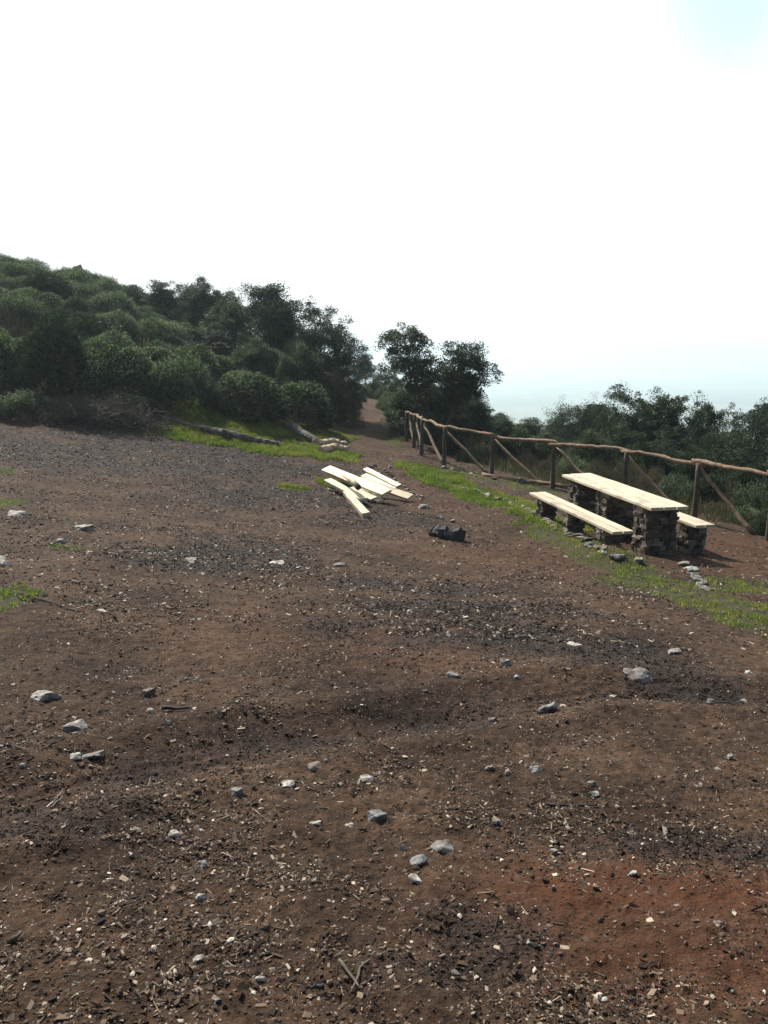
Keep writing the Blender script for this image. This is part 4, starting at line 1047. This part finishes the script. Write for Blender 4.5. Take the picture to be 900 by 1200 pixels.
log_px([(385, 517), (402, 516)], [.07, .06], 'log', 'short grey branch piece behind the pale split logs', 6)
log_px([(508, 629), (520, 632), (541, 636)], [.09, .12, .13], 'char', 'black charred log lying beside the path right of the boards', 7, lift=.8, cut=False, na=.26, seg=9)
x, y = g(509, 631)
o = rock(508, 629, 12, 14, 'stone_pale', 'pinkish cream stone leaning against the charred log', 5, sink=.1)
# sticks
for i, (a, b, r_, lb) in enumerate([((190, 833), (222, 835), .012, 'short black stick right of the dark brown stone'), ((398, 1137), (425, 1172), .006, 'bent pale twig in the bottom centre'), ((433, 1136), (409, 1178), .005, 'thin grey twig slanting at the bottom centre'),
        ((640, 942), (700, 944), .007, 'long dark twig right of centre in the foreground'), ((380, 1168), (360, 1170), .008, 'short dark bark piece near the bottom'), ((130, 1067), (165, 1060), .006, 'dark bark strip at the lower left'), ((10, 1115), (26, 1105), .009, 'pale wood splinter at the left edge near the bottom'),
        ((60, 945), (73, 925), .006, 'thin light twig standing up from the rut at left'), ((700, 798), (742, 804), .008, 'dark branch piece among debris by the jagged stone'), ((826, 812), (858, 816), .008, 'dark stick near the right edge'), ((40, 705), (100, 722), .008, 'thin dark branch by the tuft at the left edge')]):
    A = g(*a); B = g(*b)
    p = wob((A[0], A[1], gz(*A) + r_), (B[0], B[1], gz(*B) + r_ * 1.5), 7, .006, i)
    mb = MB(); mb.add(*tube(p, np.linspace(r_, r_ * .5, 7), 6, .1, i), .5); o = mb.build('stick', M['char'] if 'dark' in lb or 'black' in lb else M['log'], None, True); tag(o, lb, 'stick')

# ---------------------------------------------------------------- heap of cut branches
def brush():
    rr = np.random.default_rng(17); x0, y0 = g(108, 506); y0 += .9; z0 = gz(x0, y0)
    o = empty('branch_heap', (x0, y0, z0)); tag(o, 'long heap of cut withered branches at the left back of the clearing', 'branch heap')
    mb = MB(); P = []; D = []
    for i in range(330):
        a = rr.uniform(0, 6.28); cx = rr.uniform(-1.75, 1.75); env = max(.15, 1 - (cx / 1.9) ** 2); cy = rr.normal(0, .38); cz = rr.uniform(0, .55) * env + .03
        ln = rr.uniform(.4, 1.1); dr = np.array([math.cos(a) * .9, math.sin(a) * .6, rr.uniform(-.25, .55)]); dr /= np.linalg.norm(dr)
        zz = gz(x0 + cx, y0 + cy) - z0
        A = np.array([cx, cy, cz + zz]) - dr * ln * .4; B = A + dr * ln; p = wob(A, B, 5, .03, i)
        mb.add(*tube(p, np.linspace(.011, .004, 5), 4, 0, 0, False), .5)
        k = 34; t = rr.uniform(.2, 1, k)[:, None]; P.append(A + (B - A) * t + rr.normal(0, .06, (k, 3))); D.append(np.repeat(dr[None], k, 0) + rr.normal(0, .7, (k, 3)))
    mb.build('branch', M['log'], o)
    P = np.concatenate(P); D = np.concatenate(D); V, Fq = leaves(P, D, rr.uniform(.03, .06, len(P)), .5)
    m2 = MB(); m2.add(V, Fq, np.repeat(rr.beta(1.4, 2.6, len(P)), 4)); m2.build('foliage', M['leaf_dry'], o)
brush()
# small low brush between the heap and the tall dark shrub
shrub_px('heath2', 15, 492, 70, 458, 'low ragged brush at the left edge beside the heap of cut branches')
shrub_px('round2', 150, 488, 70, 462, 'low leafy brush growing behind the right half of the branch heap')

# ---------------------------------------------------------------- trail marker
p = at(471, 497, 28.5); zg = gz(p.x, 28.5)
mk = empty('trail_marker', (p.x, 28.5, zg)); tag(mk, 'small pale marker plate on a short stake where fence and path meet', 'marker')
mb = MB(); mb.add(*tube([(0, 0, -.1), (0, 0, .62)], [.018, .018], 6), .5); mb.build('stake', M['post'], mk)
mb = MB(); mb.add(box_V(0) * np.array([.13, .02, .22]) + np.array([0, -.03, .55]), box_F, .5); mb.build('plate', M['sign'], mk)
